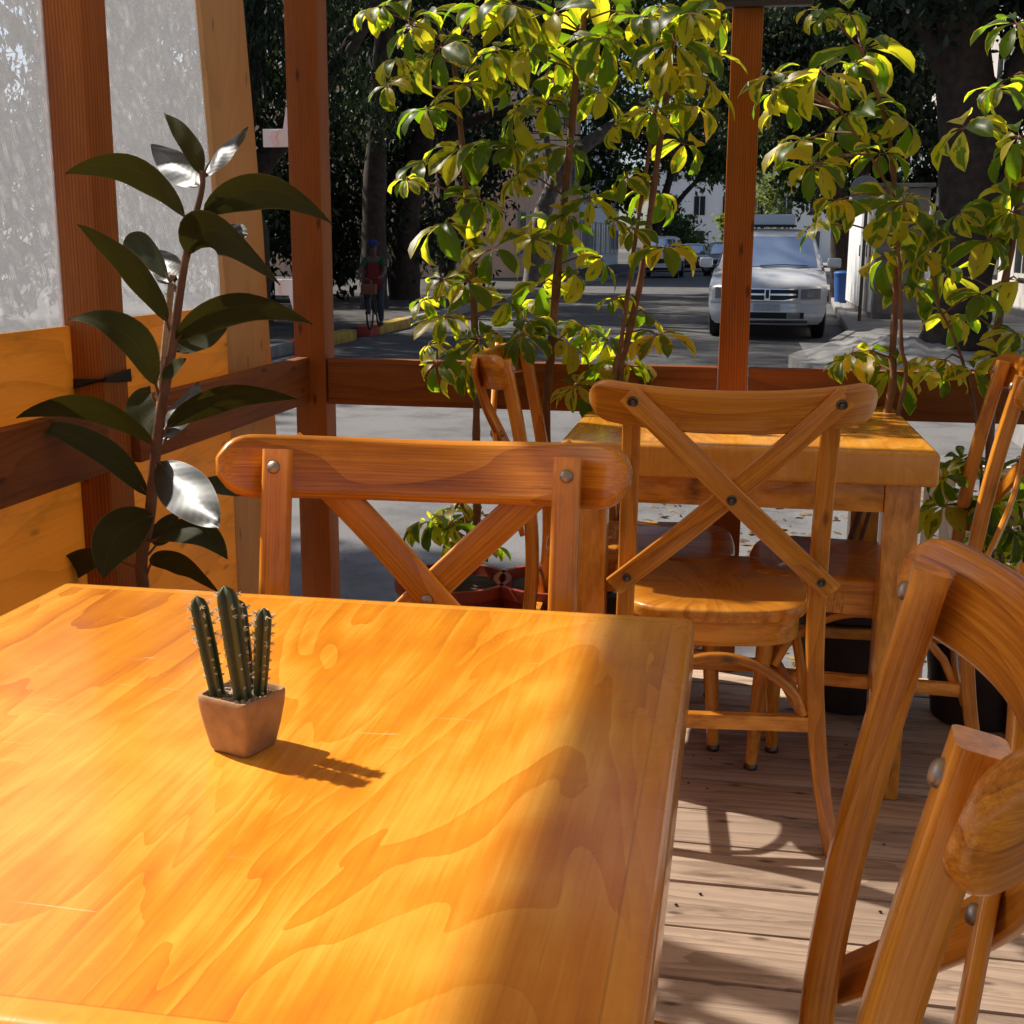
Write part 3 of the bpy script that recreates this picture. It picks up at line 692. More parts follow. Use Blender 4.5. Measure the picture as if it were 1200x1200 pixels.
# ================================================================== RUBBER PLANT
rp = thing('rubber_plant', 'tall dark-leaved rubber plant in a pot before the plywood wall', 'rubber plant', (-.975, 2.02, 0))
o3 = Vector((-.975, 2.02, 0))
def rloc(u, v, Y): return at(u, v, Y)-o3
MB().lathe([(.10, 0), (.115, .02), (.145, .26), (.155, .265), (.155, .29), (.140, .29), (.135, .25), (.0001, .25)], (0, 0, 0), 28).build('pot', M['redpot'], rp)
stp = [Vector((-.01, 0, .24))]+[rloc(u, v, 2.02) for u, v in ((168, 690), (176, 600), (186, 500), (200, 420), (213, 330), (222, 280), (236, 225), (238, 200))]
MB().tube(spline(stp, 40), [.0125-.0085*i/40 for i in range(41)], 10).build('stem', M['stem'], rp)
b = MB(); b.tube([rloc(u, v, 2.06) for u, v in ((178, 600), (186, 500), (194, 400), (202, 322))], [.008, .008, .007, .006], 7)
for i in range(26):
    q = random.random(); p = rloc(186+10*q+random.uniform(-4, 4), 520-180*q, 2.045); b.tube([p, p+Vector((random.uniform(-.02, .02), 0, random.uniform(-.005, .03)))], [.0016, .0006], 4)
b.build('stake', M['stake'], rp)
def big_leaf(parent, A, Mid, B, wid, wdir, mat, droop=.12, name='leaf', pet=None):
    """one leaf: midrib A-Mid-B, half-width vector wdir, folded a little along the rib"""
    A, Mid, B, wd = Vector(A), Vector(Mid), Vector(B), Vector(wdir).normalized()
    NL, NW = 16, 8; vs, fs, gs = [], [], []
    for i in range(NL+1):
        q = i/NL; p = A*(1-q)**2+Mid*2*q*(1-q)+B*q*q; t = ((Mid-A)*(1-q)+(B-Mid)*q).normalized()
        w_ = (wd-t*wd.dot(t)).normalized(); nrm = t.cross(w_)
        hw = wid/2*max(.012, (math.sin(math.pi*min(1, q**.82))**.75)*(1 if q < .93 else (1-(q-.93)/.07*.55)))
        for j in range(NW+1):
            s_ = j/NW*2-1; vs.append(p+w_*hw*s_+nrm*(abs(s_)**1.5)*hw*droop+nrm*.0012*math.sin(q*14+s_*3)); gs.append((q, s_, 0))
    for i in range(NL):
        for j in range(NW): a = i*(NW+1)+j; fs.append((a, a+1, a+NW+2, a+NW+1))
    b = MB(); b.recalc = False; b.add(vs, fs, gs)
    o = b.build(name, mat, parent, ang=80)
    return o
# base uv, mid-control uv, tip uv, width px, depth (base, tip), tilt of the blade about its rib
RL = [((217, 255), (165, 165), (76, 204), 40, 2.02, 1.93, -50), ((238, 252), (315, 186), (388, 262), 42, 2.02, 1.95, -50), ((235, 205), (222, 160), (192, 132), 26, 2.02, 2.08, 40),
      ((234, 219), (212, 180), (177, 169), 34, 2.03, 2.10, 99), ((239, 208), (255, 165), (291, 149), 30, 2.02, 2.07, 99), ((222, 299), (240, 225), (328, 334), 58, 2.02, 1.93, -55),
      ((262, 268), (278, 258), (291, 277), 24, 2.05, 2.10, 99), ((196, 378), (165, 300), (90, 263), 40, 2.02, 1.92, -45), ((197, 326), (175, 275), (143, 288), 36, 2.03, 2.10, -40),
      ((204, 332), (216, 305), (186, 293), 34, 2.05, 2.12, 99), ((205, 400), (280, 325), (366, 380), 40, 2.02, 1.93, -52), ((205, 412), (235, 395), (266, 384), 40, 2.03, 2.10, 30),
      ((183, 452), (160, 368), (80, 374), 48, 2.02, 1.93, 50), ((192, 432), (205, 440), (218, 420), 26, 2.0, 1.96, 40), ((183, 517), (150, 480), (176, 452), 38, 2.04, 2.12, 20),
      ((192, 517), (212, 485), (233, 448), 40, 2.04, 2.12, 99), ((195, 502), (265, 440), (348, 468), 38, 2.02, 1.95, -55), ((182, 522), (110, 445), (19, 490), 42, 2.02, 1.93, -50),
      ((174, 582), (110, 500), (28, 500), 40, 2.02, 1.96, 50), ((186, 541), (240, 550), (257, 619), 72, 2.0, 1.93, 99), ((232, 566), (275, 580), (316, 566), 44, 2.07, 2.16, 62),
      ((180, 604), (120, 620), (122, 678), 66, 2.0, 1.92, -25), ((184, 632), (225, 605), (267, 655), 46, 2.0, 1.94, 52), ((182, 640), (195, 622), (206, 600), 36, 2.06, 2.12, 20),
      ((176, 662), (215, 640), (257, 696), 36, 2.02, 1.97, -45), ((120, 646), (90, 650), (66, 690), 36, 2.1, 2.16, -40)]
for a, c, e, wpx, d0, d1, tilt in RL:
    A, Mi, B = rloc(*a, d0), rloc(*c, (d0+d1)/2), rloc(*e, d1)
    ax = (B-A).normalized(); view = AF
    perp = ax.cross(view).normalized(); th = R(tilt)
    if tilt == 99:                                   # blade turned to the sun: glossy glare
        vd = (o3+B-Vector((0, 0, EYE))).normalized(); Hn = (SUN_TO-vd).normalized(); O_ = Vector((0, 0, EYE))-o3
        t_ = (A-O_).dot(Hn)/vd.dot(Hn); t0 = (B-O_).length; B = O_+vd*min(max(t_, t0-.12), t0+.12); Mi = A.lerp(B, .5)+Hn*.008; ax = (B-A).normalized(); wdir = ax.cross(Hn); th = R(40)
    else: wdir = perp*math.cos(th)+view*math.sin(th)*(1 if perp.z > 0 else -1)
    wid = min(.086, wpx/F_PX*2.03/max(.88, math.cos(th)))
    lf = big_leaf(rp, A, Mi, B, wid, wdir, M['rubber'], .16 if tilt > 0 else .22)
    # petiole
    zz = A; best = min(spline(stp, 60), key=lambda q: (q-(A+Vector((0, 0, -.02)))).length)
    if (best-A).length > .004: MB().tube([best, A*.55+best*.45+Vector((0, 0, -.004)), A, A.lerp(Mi, .15)], [.0032, .0028, .0024, .0012], 6).build('petiole', M['stem'], lf)

# ================================================================== SCHEFFLERAS
def leaflet(b, p, d, up, L, W, rnd, droop):
    d = d.normalized(); sd = d.cross(up).normalized(); nm = sd.cross(d)
    NL, NW = 6, 4; vs, fs, gs = [], [], []; pos = p.copy(); dd = d.copy(); step = L/NL
    fold = random.uniform(.15, .5); tw = random.uniform(-.25, .25)
    for i in range(NL+1):
        q = i/NL; hw = W/2*max(.05, (math.sin(math.pi*q**1.25)**.7 if q < 1 else 0)); nn = sd.cross(dd)
        s2 = (sd*math.cos(tw*q)+nn*math.sin(tw*q))
        for j in range(NW+1):
            s_ = j/NW*2-1; vs.append(pos+s2*hw*s_+nn*abs(s_)*hw*fold+nn*hw*.12*math.sin(q*9+s_*2+rnd*9)); gs.append((q, s_, rnd))
        dd = (dd*math.cos(droop/NL)-nn*math.sin(droop/NL)).normalized(); pos = pos+dd*step
    for i in range(NL):
        for j in range(NW): a = i*(NW+1)+j; fs.append((a, a+1, a+NW+2, a+NW+1))
    b.add(vs, fs, gs)
def schefflera(label, base, stems, whorls, Y, potr=.15, poth=.28, k=1., pm='redpot'):
    t = thing('schefflera', label, 'plant', base, 0, 'variegated umbrella plants along the rail'); o3 = Vector(base)
    pt = MB().lathe([(potr*.72, 0), (potr*.76, .01), (potr*.97, poth-.03), (potr*1.04, poth-.03), (potr*1.04, poth), (potr*.95, poth), (potr*.93, poth-.03), (.0001, poth-.03)], (0, 0, 0), 26).build('pot', M[pm], t)
    MB().lathe([(.0001, 0), (potr*.92, 0), (potr*.9, .004), (potr*.5, .012), (.0001, .015)], (0, 0, poth-.03), 20).build('soil', M['soil'], t)
    allp = []; b = MB()
    for sp_, r0, r1, dY in stems:
        bp = Vector((random.uniform(-.05, .05), random.uniform(-.04, .04), poth-.03)); pts = [bp]+[at(u, v, Y+dY)-o3 for u, v in sp_]
        q = spline(pts, 36); b.tube(q, [(r0+(r1-r0)*i/36)*(1+.12*math.sin(i*1.9)) for i in range(37)], 9); allp += q
    sb = b; b = MB(); b.recalc = False
    whorls = list(whorls)+[(u+random.uniform(-30, 30), v+random.uniform(-28, 28), r_*.72) for u, v, r_ in whorls if random.random() < .36]
    for u, v, r_ in whorls:
        c = at(u, v, Y+random.uniform(-.16, .14)*k)-o3
        cand = [q for q in allp if q.z < c.z+.03]; cand = cand or allp
        nb = min(cand, key=lambda q: (q-c).length+.25*abs((c.z-.05)-q.z))
        out = Vector((c.x-nb.x, c.y-nb.y, 0)); out = out.normalized() if out.length > .004 else Vector((random.uniform(-1, 1), random.uniform(-1, 1), 0)).normalized()
        mid = nb.lerp(c, .55)+Vector((0, 0, .012)); sb.tube([nb, mid, c], [.0028, .0022, .0016], 5)
        axis = (Vector((0, 0, 1))+out*random.uniform(.1, .9)+Vector((random.uniform(-.4, .4), random.uniform(-.7, .2), 0))).normalized()
        e1 = axis.orthogonal().normalized(); e2 = axis.cross(e1); n = random.choice((6, 7, 7, 8, 8)); ph = random.random()*6
        L0 = r_/F_PX*Y*1.06*random.uniform(.82, 1.12)
        for i in range(n):
            a = ph+2*math.pi*i/n+random.uniform(-.15, .15); rad = e1*math.cos(a)+e2*math.sin(a)
            d = rad*math.cos(.15)+axis*random.uniform(-.35, .35); L = L0*random.uniform(.72, 1.12)
            sb.tube([c, c+d.normalized()*L*.16], [.0012, .001], 4)
            leaflet(b, c+d.normalized()*L*.15, d, axis, L*.92, L*random.uniform(.36, .47), random.random(), random.uniform(.5, 2.0))
    b.build('foliage', M['scheff'], t, ang=80); sb.build('stem', M['stem'], t)
    return t
def wl(*a): return a
PY = 3.13
schefflera('leafy variegated umbrella plant nearest the corner post, left of all, in the red pot', (-.73, 3.10, 0),
    [([(556, 640), (558, 520), (558, 430), (553, 320), (546, 220), (536, 110), (530, 55)], .0115, .0065, 0), ([(548, 640), (541, 590), (530, 600)], .006, .004, -.04)],
    wl((515, 55, 58), (562, 10, 46), (470, 70, 40), (438, 10, 42), (548, 100, 46), (500, 128, 50), (540, 175, 56), (580, 168, 50), (497, 190, 42), (562, 235, 56), (522, 262, 56), (578, 292, 50), (520, 372, 44), (562, 398, 46), (592, 352, 44), (512, 425, 42), (545, 430, 42), (480, 30, 42), (455, 100, 36), (600, 30, 46), (585, 95, 44), (545, 330, 46), (500, 20, 44),
       (528, 595, 44), (503, 612, 50), (560, 605, 42), (543, 640, 36), (575, 640, 34)), PY)
schefflera('thick-leaved variegated umbrella plant behind the left chair of the far table', (-.47, 3.14, 0),
    [([(640, 500), (645, 420), (655, 300), (665, 200), (674, 100), (682, 40), (690, -40)], .0125, .0075, 0)],
    wl((682, 42, 60), (622, 58, 50), (722, 72, 50), (640, 118, 50), (606, 128, 46), (702, 108, 42), (664, 172, 46), (618, 198, 50), (652, 268, 52), (692, 232, 40), (704, 302, 46), (636, 332, 46), (612, 392, 50), (684, 382, 42), (742, 15, 52), (650, 15, 52), (700, -15, 55), (600, 5, 46), (660, 70, 46), (580, 60, 42), (672, 320, 44), (625, 280, 40), (660, 400, 40)), PY)
schefflera('umbrella plant with darker drooping leaves, left of the post that crosses the car', (-.26, 3.14, 0),
    [([(725, 460), (735, 400), (750, 330), (766, 220), (778, 130), (790, 40)], .011, .0065, .02), ([(720, 460), (728, 400), (746, 270), (765, 150), (772, 110)], .0065, .0045, -.03)],
    wl((790, 48, 52), (832, 98, 56), (790, 92, 50), (718, 148, 38), (802, 168, 44), (772, 226, 46), (733, 208, 38), (777, 290, 48), (742, 268, 34), (712, 398, 46), (772, 392, 50), (737, 428, 46), (842, 18, 46), (702, 432, 44), (835, 60, 46), (760, 20, 46), (810, 15, 48), (815, 125, 46), (765, 130, 40), (690, 455, 40), (720, 350, 36)), PY, pm='darkpot')
schefflera('sunlit yellow-green umbrella plant right of the post that crosses the car', (.30, 3.13, 0),
    [([(1040, 480), (1046, 410), (1050, 330), (1050, 250), (1040, 150), (1010, 60)], .0105, .005, 0), ([(1056, 470), (1056, 400), (1053, 300), (1040, 220), (985, 130)], .006, .003, -.05)],
    wl((965, 85, 50), (1012, 58, 54), (928, 92, 38), (1062, 142, 52), (942, 165, 52), (1000, 130, 46), (958, 192, 46), (980, 235, 46), (1050, 240, 54), (1040, 300, 50), (995, 15, 40), (958, 12, 34), (1046, 432, 52), (1018, 415, 44), (1035, 180, 44), (920, 125, 36), (1085, 260, 46), (905, 90, 34), (985, 100, 44), (1070, 335, 40), (990, 420, 40)), PY, pm='darkpot')
schefflera('umbrella plant behind the chair at the right edge, large green leaves', (.62, 3.08, 0),
    [([(1160, 520), (1165, 420), (1178, 330), (1192, 250), (1205, 150), (1212, 60)], .012, .007, 0), ([(1150, 560), (1140, 470), (1120, 400), (1100, 360)], .005, .003, -.04)],
    wl((1192, 28, 54), (1130, 150, 60), (1182, 92, 50), (1110, 322, 52), (1150, 345, 46), (1182, 222, 52), (1160, 280, 46), (1112, 372, 46), (1100, 435, 42), (1142, 435, 38), (1195, 160, 50), (1205, 260, 46), (1085, 300, 42), (1195, 330, 46), (1125, 250, 42), (1190, 390, 40)), PY, pm='darkpot')
schefflera('low bushy yellow-leaved plant on the deck beside the rightmost chair', (.75, 2.98, 0),
    [([(1170, 640), (1165, 580), (1160, 540)], .006, .003, 0), ([(1200, 640), (1195, 590), (1190, 550)], .006, .003, 0)],
    wl((1120, 545, 40), (1162, 590, 46), (1192, 560, 50), (1172, 655, 44), (1196, 690, 50), (1150, 630, 40), (1108, 592, 46), (1215, 620, 50), (1185, 620, 42), (1215, 540, 44), (1180, 700, 40), (1105, 560, 36)), 3.03, .12, .22, pm='darkpot')

# pale slatted crate beyond the rail
cr = thing('slatted_crate', 'pale slatted crate standing outside the rail behind the far table', 'crate', (.70, 3.78, WALK-.15))
b = MB()
for i in range(9): b.box((-.2+.05*i, -.14, .40), (.034, .012, .78), .001, 2)
for i in range(6): b.box((-.225, -.11+.05*i, .40), (.012, .034, .78), .001, 2)
b.build('slats', M['crate'], cr)
b = MB()
for z in (.03, .4, .77): b.box((0, -.128, z), (.47, .012, .04), .001, 0); b.box((-.213, .01, z), (.012, .27, .04), .001, 1)
b.build('battens', M['crate'], cr)

# ================================================================== TREES
def leaves_np(n, blobs, size, droop=0., clumps=60, spread=.34, aspect=.5, flat=.6, seed=1):
    rg = np.random.default_rng(seed); vol = np.array([bb[1][0]*bb[1][1]*bb[1][2] for bb in blobs])**.8; pr = vol/vol.sum()
    cs = []
    for i, bb in enumerate(blobs):
        k_ = max(4, int(clumps*pr[i])); d = rg.normal(size=(k_, 3)); d /= np.linalg.norm(d, axis=1)[:, None]
        rr = rg.uniform(.25, 1, k_)**.5; cs.append((np.array(bb[0])+d*rr[:, None]*np.array(bb[1]), np.array(bb[1])))
    ctr = np.concatenate([c for c, _ in cs]); sp = np.concatenate([np.repeat(s_[None]*spread, len(c), 0) for c, s_ in cs])
    wts = rg.uniform(.4, 1.3, len(ctr)); wts /= wts.sum(); idx = rg.choice(len(ctr), n, p=wts)
    off = rg.normal(size=(n, 3))*.5; p = ctr[idx]+off*sp[idx]
    a = rg.normal(size=(n, 3)); a[:, 2] -= droop*2.5; a /= np.linalg.norm(a, axis=1)[:, None]
    up = rg.normal(size=(n, 3)); up[:, 2] += flat*2; bb_ = np.cross(up, a); bb_ /= np.linalg.norm(bb_, axis=1)[:, None]+1e-9
    L = size*rg.uniform(.6, 1.4, n)[:, None]; W = L*aspect; nn = np.cross(a, bb_)
    v = np.stack([p-a*L*.5, p+bb_*W*.5+nn*L*.06, p+a*L*.5-nn*L*.05, p-bb_*W*.5+nn*L*.06], 1).reshape(-1, 3)
    return v, np.repeat(np.clip(rg.normal(.5, .28, n), 0, 1), 4)
def leaf_mesh(name, v, rnd, mat, parent):
    n = len(v)//4; me = bpy.data.meshes.new(name); me.vertices.add(len(v)); me.vertices.foreach_set('co', v.astype(np.float32).ravel())
    me.loops.add(len(v)); me.loops.foreach_set('vertex_index', np.arange(len(v), dtype=np.int32)); me.polygons.add(n)
    me.polygons.foreach_set('loop_start', np.arange(0, len(v), 4, dtype=np.int32)); me.update(calc_edges=True)
    at_ = me.attributes.new('rnd', 'FLOAT', 'POINT'); at_.data.foreach_set('value', rnd.astype(np.float32)); me.materials.append(mat)
    o = bpy.data.objects.new(name, me); C.objects.link(o); o.parent = parent; return o
def tree(label, base, limbs, blobs, n, size, mat, bark='bark', droop=.1, clumps=70, spread=.34, seed=1, group='street trees', aspect=.5, flat=.6):
    t = thing('tree', label, 'tree', base, 0, group); b = MB()
    for pts, r0, r1 in limbs:
        q = spline(pts, 18); b.tube(q, [(r0+(r1-r0)*(i/18)**.7)*(1+.07*math.sin(i*2.3+r0*9)) for i in range(19)], 12)
    b.build('trunk', M[bark], t)
    v, r_ = leaves_np(n, blobs, size, droop, clumps, spread, aspect, flat, seed); leaf_mesh('crown', v, r_, M[mat], t); return t
G = WALK
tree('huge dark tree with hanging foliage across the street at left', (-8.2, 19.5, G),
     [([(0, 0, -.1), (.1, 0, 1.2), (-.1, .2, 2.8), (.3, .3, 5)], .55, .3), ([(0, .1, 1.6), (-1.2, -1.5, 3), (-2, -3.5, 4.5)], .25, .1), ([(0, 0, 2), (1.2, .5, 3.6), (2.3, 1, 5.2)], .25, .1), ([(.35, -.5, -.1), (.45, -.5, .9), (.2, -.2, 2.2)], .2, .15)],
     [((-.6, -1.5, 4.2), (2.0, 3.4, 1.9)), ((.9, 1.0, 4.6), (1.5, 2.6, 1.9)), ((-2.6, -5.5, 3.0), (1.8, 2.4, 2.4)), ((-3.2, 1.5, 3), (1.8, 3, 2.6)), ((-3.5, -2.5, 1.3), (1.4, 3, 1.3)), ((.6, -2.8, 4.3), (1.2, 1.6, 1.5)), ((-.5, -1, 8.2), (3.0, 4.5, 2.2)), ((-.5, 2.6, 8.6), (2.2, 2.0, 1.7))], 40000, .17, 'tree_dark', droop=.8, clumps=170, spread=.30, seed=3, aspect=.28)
tree('broad black-green tree filling the far pavement behind the cyclist', (-11.5, 27, G),
     [([(0, 0, -.1), (.1, 0, 2), (-.3, 0, 5)], .4, .2)],
     [((-.5, 0, 3.4), (3.0, 2.6, 3.3)), ((2.4, 2.5, 2.2), (1.6, 2.0, 2.2)), ((-4, 3, 4), (3, 3, 4)), ((3.2, 5, 4.6), (1.8, 2.4, 1.6))], 20000, .26, 'tree_dark', droop=.5, clumps=170, spread=.3, seed=21, aspect=.4)
tree('dense low dark tree on the left pavement behind the stem of the leftmost umbrella plant', (-8.7, 36, G),
     [([(0, 0, -.1), (.1, 0, 2), (-.3, 0, 5)], .3, .15)],
     [((0, 0, 2.6), (1.9, 2.2, 2.7)), ((.3, 1, 5.8), (2.0, 2.4, 2.2)), ((-1.5, 0, 8.6), (2.6, 3, 2.2))], 15000, .24, 'tree_dark', droop=.5, clumps=130, spread=.3, seed=22, aspect=.4)
tree('dark leafy tree further up the left pavement, behind the leftmost umbrella plant', (-8.0, 29, G),
     [([(0, 0, -.1), (.1, 0, 2), (.6, 0, 4), (1.5, -.3, 6)], .4, .2), ([(.2, 0, 2.6), (1.6, -.6, 3.9), (3.6, -1.4, 4.4)], .2, .09), ([(0, 0, 2.4), (-1, 1, 4), (-2, 2, 6)], .2, .1)],
     [((.6, -1, 6.6), (3.0, 3.0, 2.2)), ((-2, 0, 4.5), (2.2, 3.5, 3)), ((2.4, -2, 7.4), (2.2, 2.4, 1.5)), ((-2.6, 0, 1.4), (1.5, 4, 1.4)), ((-1, -1, 9.6), (3.2, 4.5, 2.2))], 28000, .22, 'tree_dark', droop=.4, clumps=150, spread=.28, seed=4, aspect=.4)
tree('leaning grey-trunked tree whose crown arches over the middle of the street', (-6.6, 39, G),
     [([(0, 0, -.1), (.3, 0, 2.2), (1.3, 0, 4), (3.3, 0, 5.4), (5.2, -.5, 7)], .34, .14), ([(.6, 0, 2.8), (.2, .6, 5), (-.4, 1, 7.5)], .2, .1)],
     [((3.6, -.5, 8.2), (3.2, 3, 2.2)), ((.2, .5, 8.0), (2.6, 3, 2.4)), ((5.6, -1, 9.4), (2.2, 2.4, 2.0))], 17000, .25, 'tree_mid', 'bark_grey', droop=.3, clumps=130, spread=.27, seed=5)
tree('rounded green tree far along the street, left of the white building', (-5.2, 72, G),
     [([(0, 0, -.1), (.2, 0, 2.5), (.8, 0, 5), (1.6, 0, 8)], .35, .15), ([(.1, 0, 2), (1.5, 0, 4), (3.4, 0, 6)], .2, .1)],
     [((.6, 0, 8.5), (4, 3, 3.5)), ((3.6, 0, 8.0), (2.8, 3, 2.8)), ((-2.5, 0, 6), (2.5, 3, 3))], 9000, .42, 'tree_mid', droop=.2, clumps=90, spread=.3, seed=6)
tree('small clipped bush-like tree beside the far white building', (-4.6, 92, G), [([(0, 0, -.1), (0, 0, 1), (.1, 0, 2.4)], .15, .08)], [((0, 0, 2.6), (2.0, 2, 1.9))], 2600, .35, 'tree_mid', droop=0, clumps=30, seed=7)
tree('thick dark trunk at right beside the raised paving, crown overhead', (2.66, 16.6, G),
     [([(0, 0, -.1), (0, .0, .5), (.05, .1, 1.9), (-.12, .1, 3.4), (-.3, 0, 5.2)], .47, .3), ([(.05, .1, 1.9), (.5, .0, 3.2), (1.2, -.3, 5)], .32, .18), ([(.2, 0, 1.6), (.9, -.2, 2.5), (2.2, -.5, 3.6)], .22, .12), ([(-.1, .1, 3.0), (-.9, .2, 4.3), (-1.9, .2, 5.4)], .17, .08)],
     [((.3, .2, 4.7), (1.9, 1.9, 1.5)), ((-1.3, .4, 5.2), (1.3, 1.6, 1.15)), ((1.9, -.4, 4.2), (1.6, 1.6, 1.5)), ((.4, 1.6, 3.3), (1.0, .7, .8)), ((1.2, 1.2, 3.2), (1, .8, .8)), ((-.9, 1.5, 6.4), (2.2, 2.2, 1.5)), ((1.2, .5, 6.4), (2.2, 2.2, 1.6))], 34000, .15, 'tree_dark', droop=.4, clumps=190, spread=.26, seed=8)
tree('tree with brown trunk behind the silver car, next to the plank fence', (2.38, 33, G),
     [([(0, 0, -.1), (-.1, 0, 1.5), (-.3, 0, 3.2), (-.9, 0, 5.5)], .24, .15), ([(0, 0, 1.9), (.6, 0, 3.6), (1, 0, 5)], .16, .1)],
     [((-.9, 0, 5.6), (2.4, 2.4, 1.8)), ((-2.0, -.6, 5.3), (1.4, 1.8, 1.2)), ((.9, 0, 5.2), (1.8, 2, 2)), ((-.6, .5, 4.1), (1.2, 1.3, .7)), ((1.5, .5, 3.6), (1.3, 1.5, 1.4))], 22000, .19, 'tree_dark', droop=.5, clumps=130, spread=.28, seed=9)
tree('tall green tree beyond the silver car on the right pavement', (3.2, 44, G),
     [([(0, 0, -.1), (-.1, 0, 2), (-.8, 0, 5), (-2, 0, 8)], .3, .15)],
     [((-2.2, 0, 7.8), (3.2, 3, 2.5)), ((0, 0, 6.4), (2.6, 3, 3)), ((-4.2, 0, 8.8), (2.2, 2.5, 1.8))], 11000, .28, 'tree_mid', droop=.3, clumps=110, spread=.28, seed=10)
tree('tall tree at left, added so its unseen high crown darkens the street', (-7.4, 24.5, G),  # added tree: crown above the view blocks skylight over the street
     [([(0, 0, -.1), (.1, 0, 3), (.8, -.5, 7), (2.6, -1, 9.6)], .3, .12), ([(.4, -.2, 5), (.9, -2.5, 8), (2.4, -6, 9.4)], .16, .07)],
     [((3.2, -1.5, 10.4), (3.2, 4.0, 1.6)), ((2.6, -7.5, 10.0), (3.0, 3.6, 1.5))], 16000, .24, 'tree_dark', droop=.3, clumps=130, spread=.3, seed=33)
tree('leafy tree overhanging the street in front of the far white building', (4.6, 60, G),
     [([(0, 0, -.1), (-.2, 0, 2.5), (-1.6, 0, 4.6), (-4.5, -.3, 6)], .3, .12)],
     [((-5.4, 0, 6.0), (3.2, 2.2, 2.3)), ((-1.8, 0, 6.2), (3.0, 2.4, 3.0)), ((-4.0, .5, 8.8), (4, 2.5, 2.2)), ((.4, 0, 4.6), (1.8, 2, 2.6))], 14000, .32, 'tree_mid', droop=.4, clumps=120, spread=.28, seed=31)
tree('pale yellow-green tree by the far white building', (1.2, 98, G), [([(0, 0, -.1), (0, 0, 2), (-.3, 0, 5)], .2, .1)], [((-.3, 0, 4.6), (2.4, 2, 2.6)), ((-2.6, 0, 2.3), (2, 1.5, 1.6))], 2600, .4, 'tree_light', clumps=40, seed=11)
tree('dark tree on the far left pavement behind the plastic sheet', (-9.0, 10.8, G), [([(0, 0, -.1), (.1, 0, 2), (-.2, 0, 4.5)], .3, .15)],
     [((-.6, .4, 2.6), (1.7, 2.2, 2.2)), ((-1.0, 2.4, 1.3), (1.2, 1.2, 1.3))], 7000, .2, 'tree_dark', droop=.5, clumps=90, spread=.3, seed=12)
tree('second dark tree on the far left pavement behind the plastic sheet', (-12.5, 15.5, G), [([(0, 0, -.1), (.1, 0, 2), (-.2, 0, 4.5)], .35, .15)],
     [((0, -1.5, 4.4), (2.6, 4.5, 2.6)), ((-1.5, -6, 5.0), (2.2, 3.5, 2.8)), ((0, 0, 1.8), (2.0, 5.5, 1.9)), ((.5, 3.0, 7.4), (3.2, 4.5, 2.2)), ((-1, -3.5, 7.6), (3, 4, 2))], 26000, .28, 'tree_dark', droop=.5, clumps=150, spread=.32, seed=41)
tree('slim unseen tree at left, added to shade the near asphalt', (-7.1, 6.5, G), [([(0, 0, -.1), (0, 0, 2), (0, 0, 4.5), (.2, -.1, 6)], .12, .05)],  # out of view, added to cast shade on the near road
     [((.1, -.2, 5.75), (1.1, .8, 1.1))], 9000, .16, 'tree_mid', clumps=130, spread=.3, seed=13)

# ================================================================== BUILDINGS
def windows(t, xs, zs, wv, hv, place, mf, mg):
    for x in xs:
        for z in zs:
            f = MB()
            for dx, dz, a, c in ((-wv/2, 0, .08, hv+.16), (wv/2, 0, .08, hv+.16), (0, hv/2+.04, wv-.08, .08), (0, -hv/2-.04, wv-.08, .08), (0, 0, .05, hv)):
                p, d = place(x+dx, z+dz, a, c); f.box(p, d, 0)
            fr = f.build('window', mf, t, False)
            p, d = place(x, z, wv, hv, .02); MB().box(p, d, 0).build('pane', mg, fr, False)
M['glass'] = plain('dark_window_glass', (.03, .035, .04), .08, coat=.5)
def building(label, lo, hi, mat, face, xs, zs, wv=1.2, hv=1.6, trim=(.5, .48, .45)):
    cx, cy = (lo[0]+hi[0])/2, (lo[1]+hi[1])/2; t = thing('building', label, 'building', (cx, cy, G))
    dx, dy, H = hi[0]-lo[0], hi[1]-lo[1], hi[2]
    MB().box((0, 0, H/2), (dx, dy, H), 0).build('walls', mat, t, False)
    MB().box((0, 0, H+.12), (dx+.5, dy+.5, .24), .03).build('cornice', plain('cornice_'+label[:6].strip(), trim, .8), t, False)
    def place(a, z, ww, hh, inset=0.):
        if face == '+x': return (dx/2+.05-inset, a-cy, z), (.10, ww, hh)
        if face == '-x': return (-dx/2-.05+inset, a-cy, z), (.10, ww, hh)
        return (a-cx, -dy/2-.05+inset, z), (ww, .10, hh)
    windows(t, xs, zs, wv, hv, place, plain('frame_'+label[:5].strip(), trim, .6), M['glass']); return t
building('peach apartment facade seen between the umbrella plant leaves', (-22, 50, 0), (-9.2, 70, 15), plain('peach_render', (.85, .52, .34), .8, var=.12, vs=.8), '+x', [51.5+3*i for i in range(6)], (1.8, 4.8, 7.8, 10.8), 1.4, 1.7)
building('grey glazed building beyond the peach facade', (-22, 71, 0), (-9.6, 96, 13), plain('grey_render', (.66, .66, .68), .7, var=.1, vs=.6), '+x', [73+3*i for i in range(8)], (1.8, 4.8, 7.8, 10.6), 2.2, 1.9)
building('white building closing the far end of the street', (-9, 118, 0), (8, 130, 10), plain('white_render', (.80, .78, .75), .8, var=.05, vs=.5), '-y', [-7+2.6*i for i in range(6)], (1.9, 5.0, 8.0), 1.1, 1.7, (.7, .68, .65))
building('pale grey house wall behind the trunk at right', (5.2, 19, 0), (16, 40, 7), plain('pale_house_render', (.52, .50, .48), .85, var=.18, vs=.7), '-x', [21.5, 25, 28.5, 32, 36], (1.6, 4.6), 1.4, 1.6)
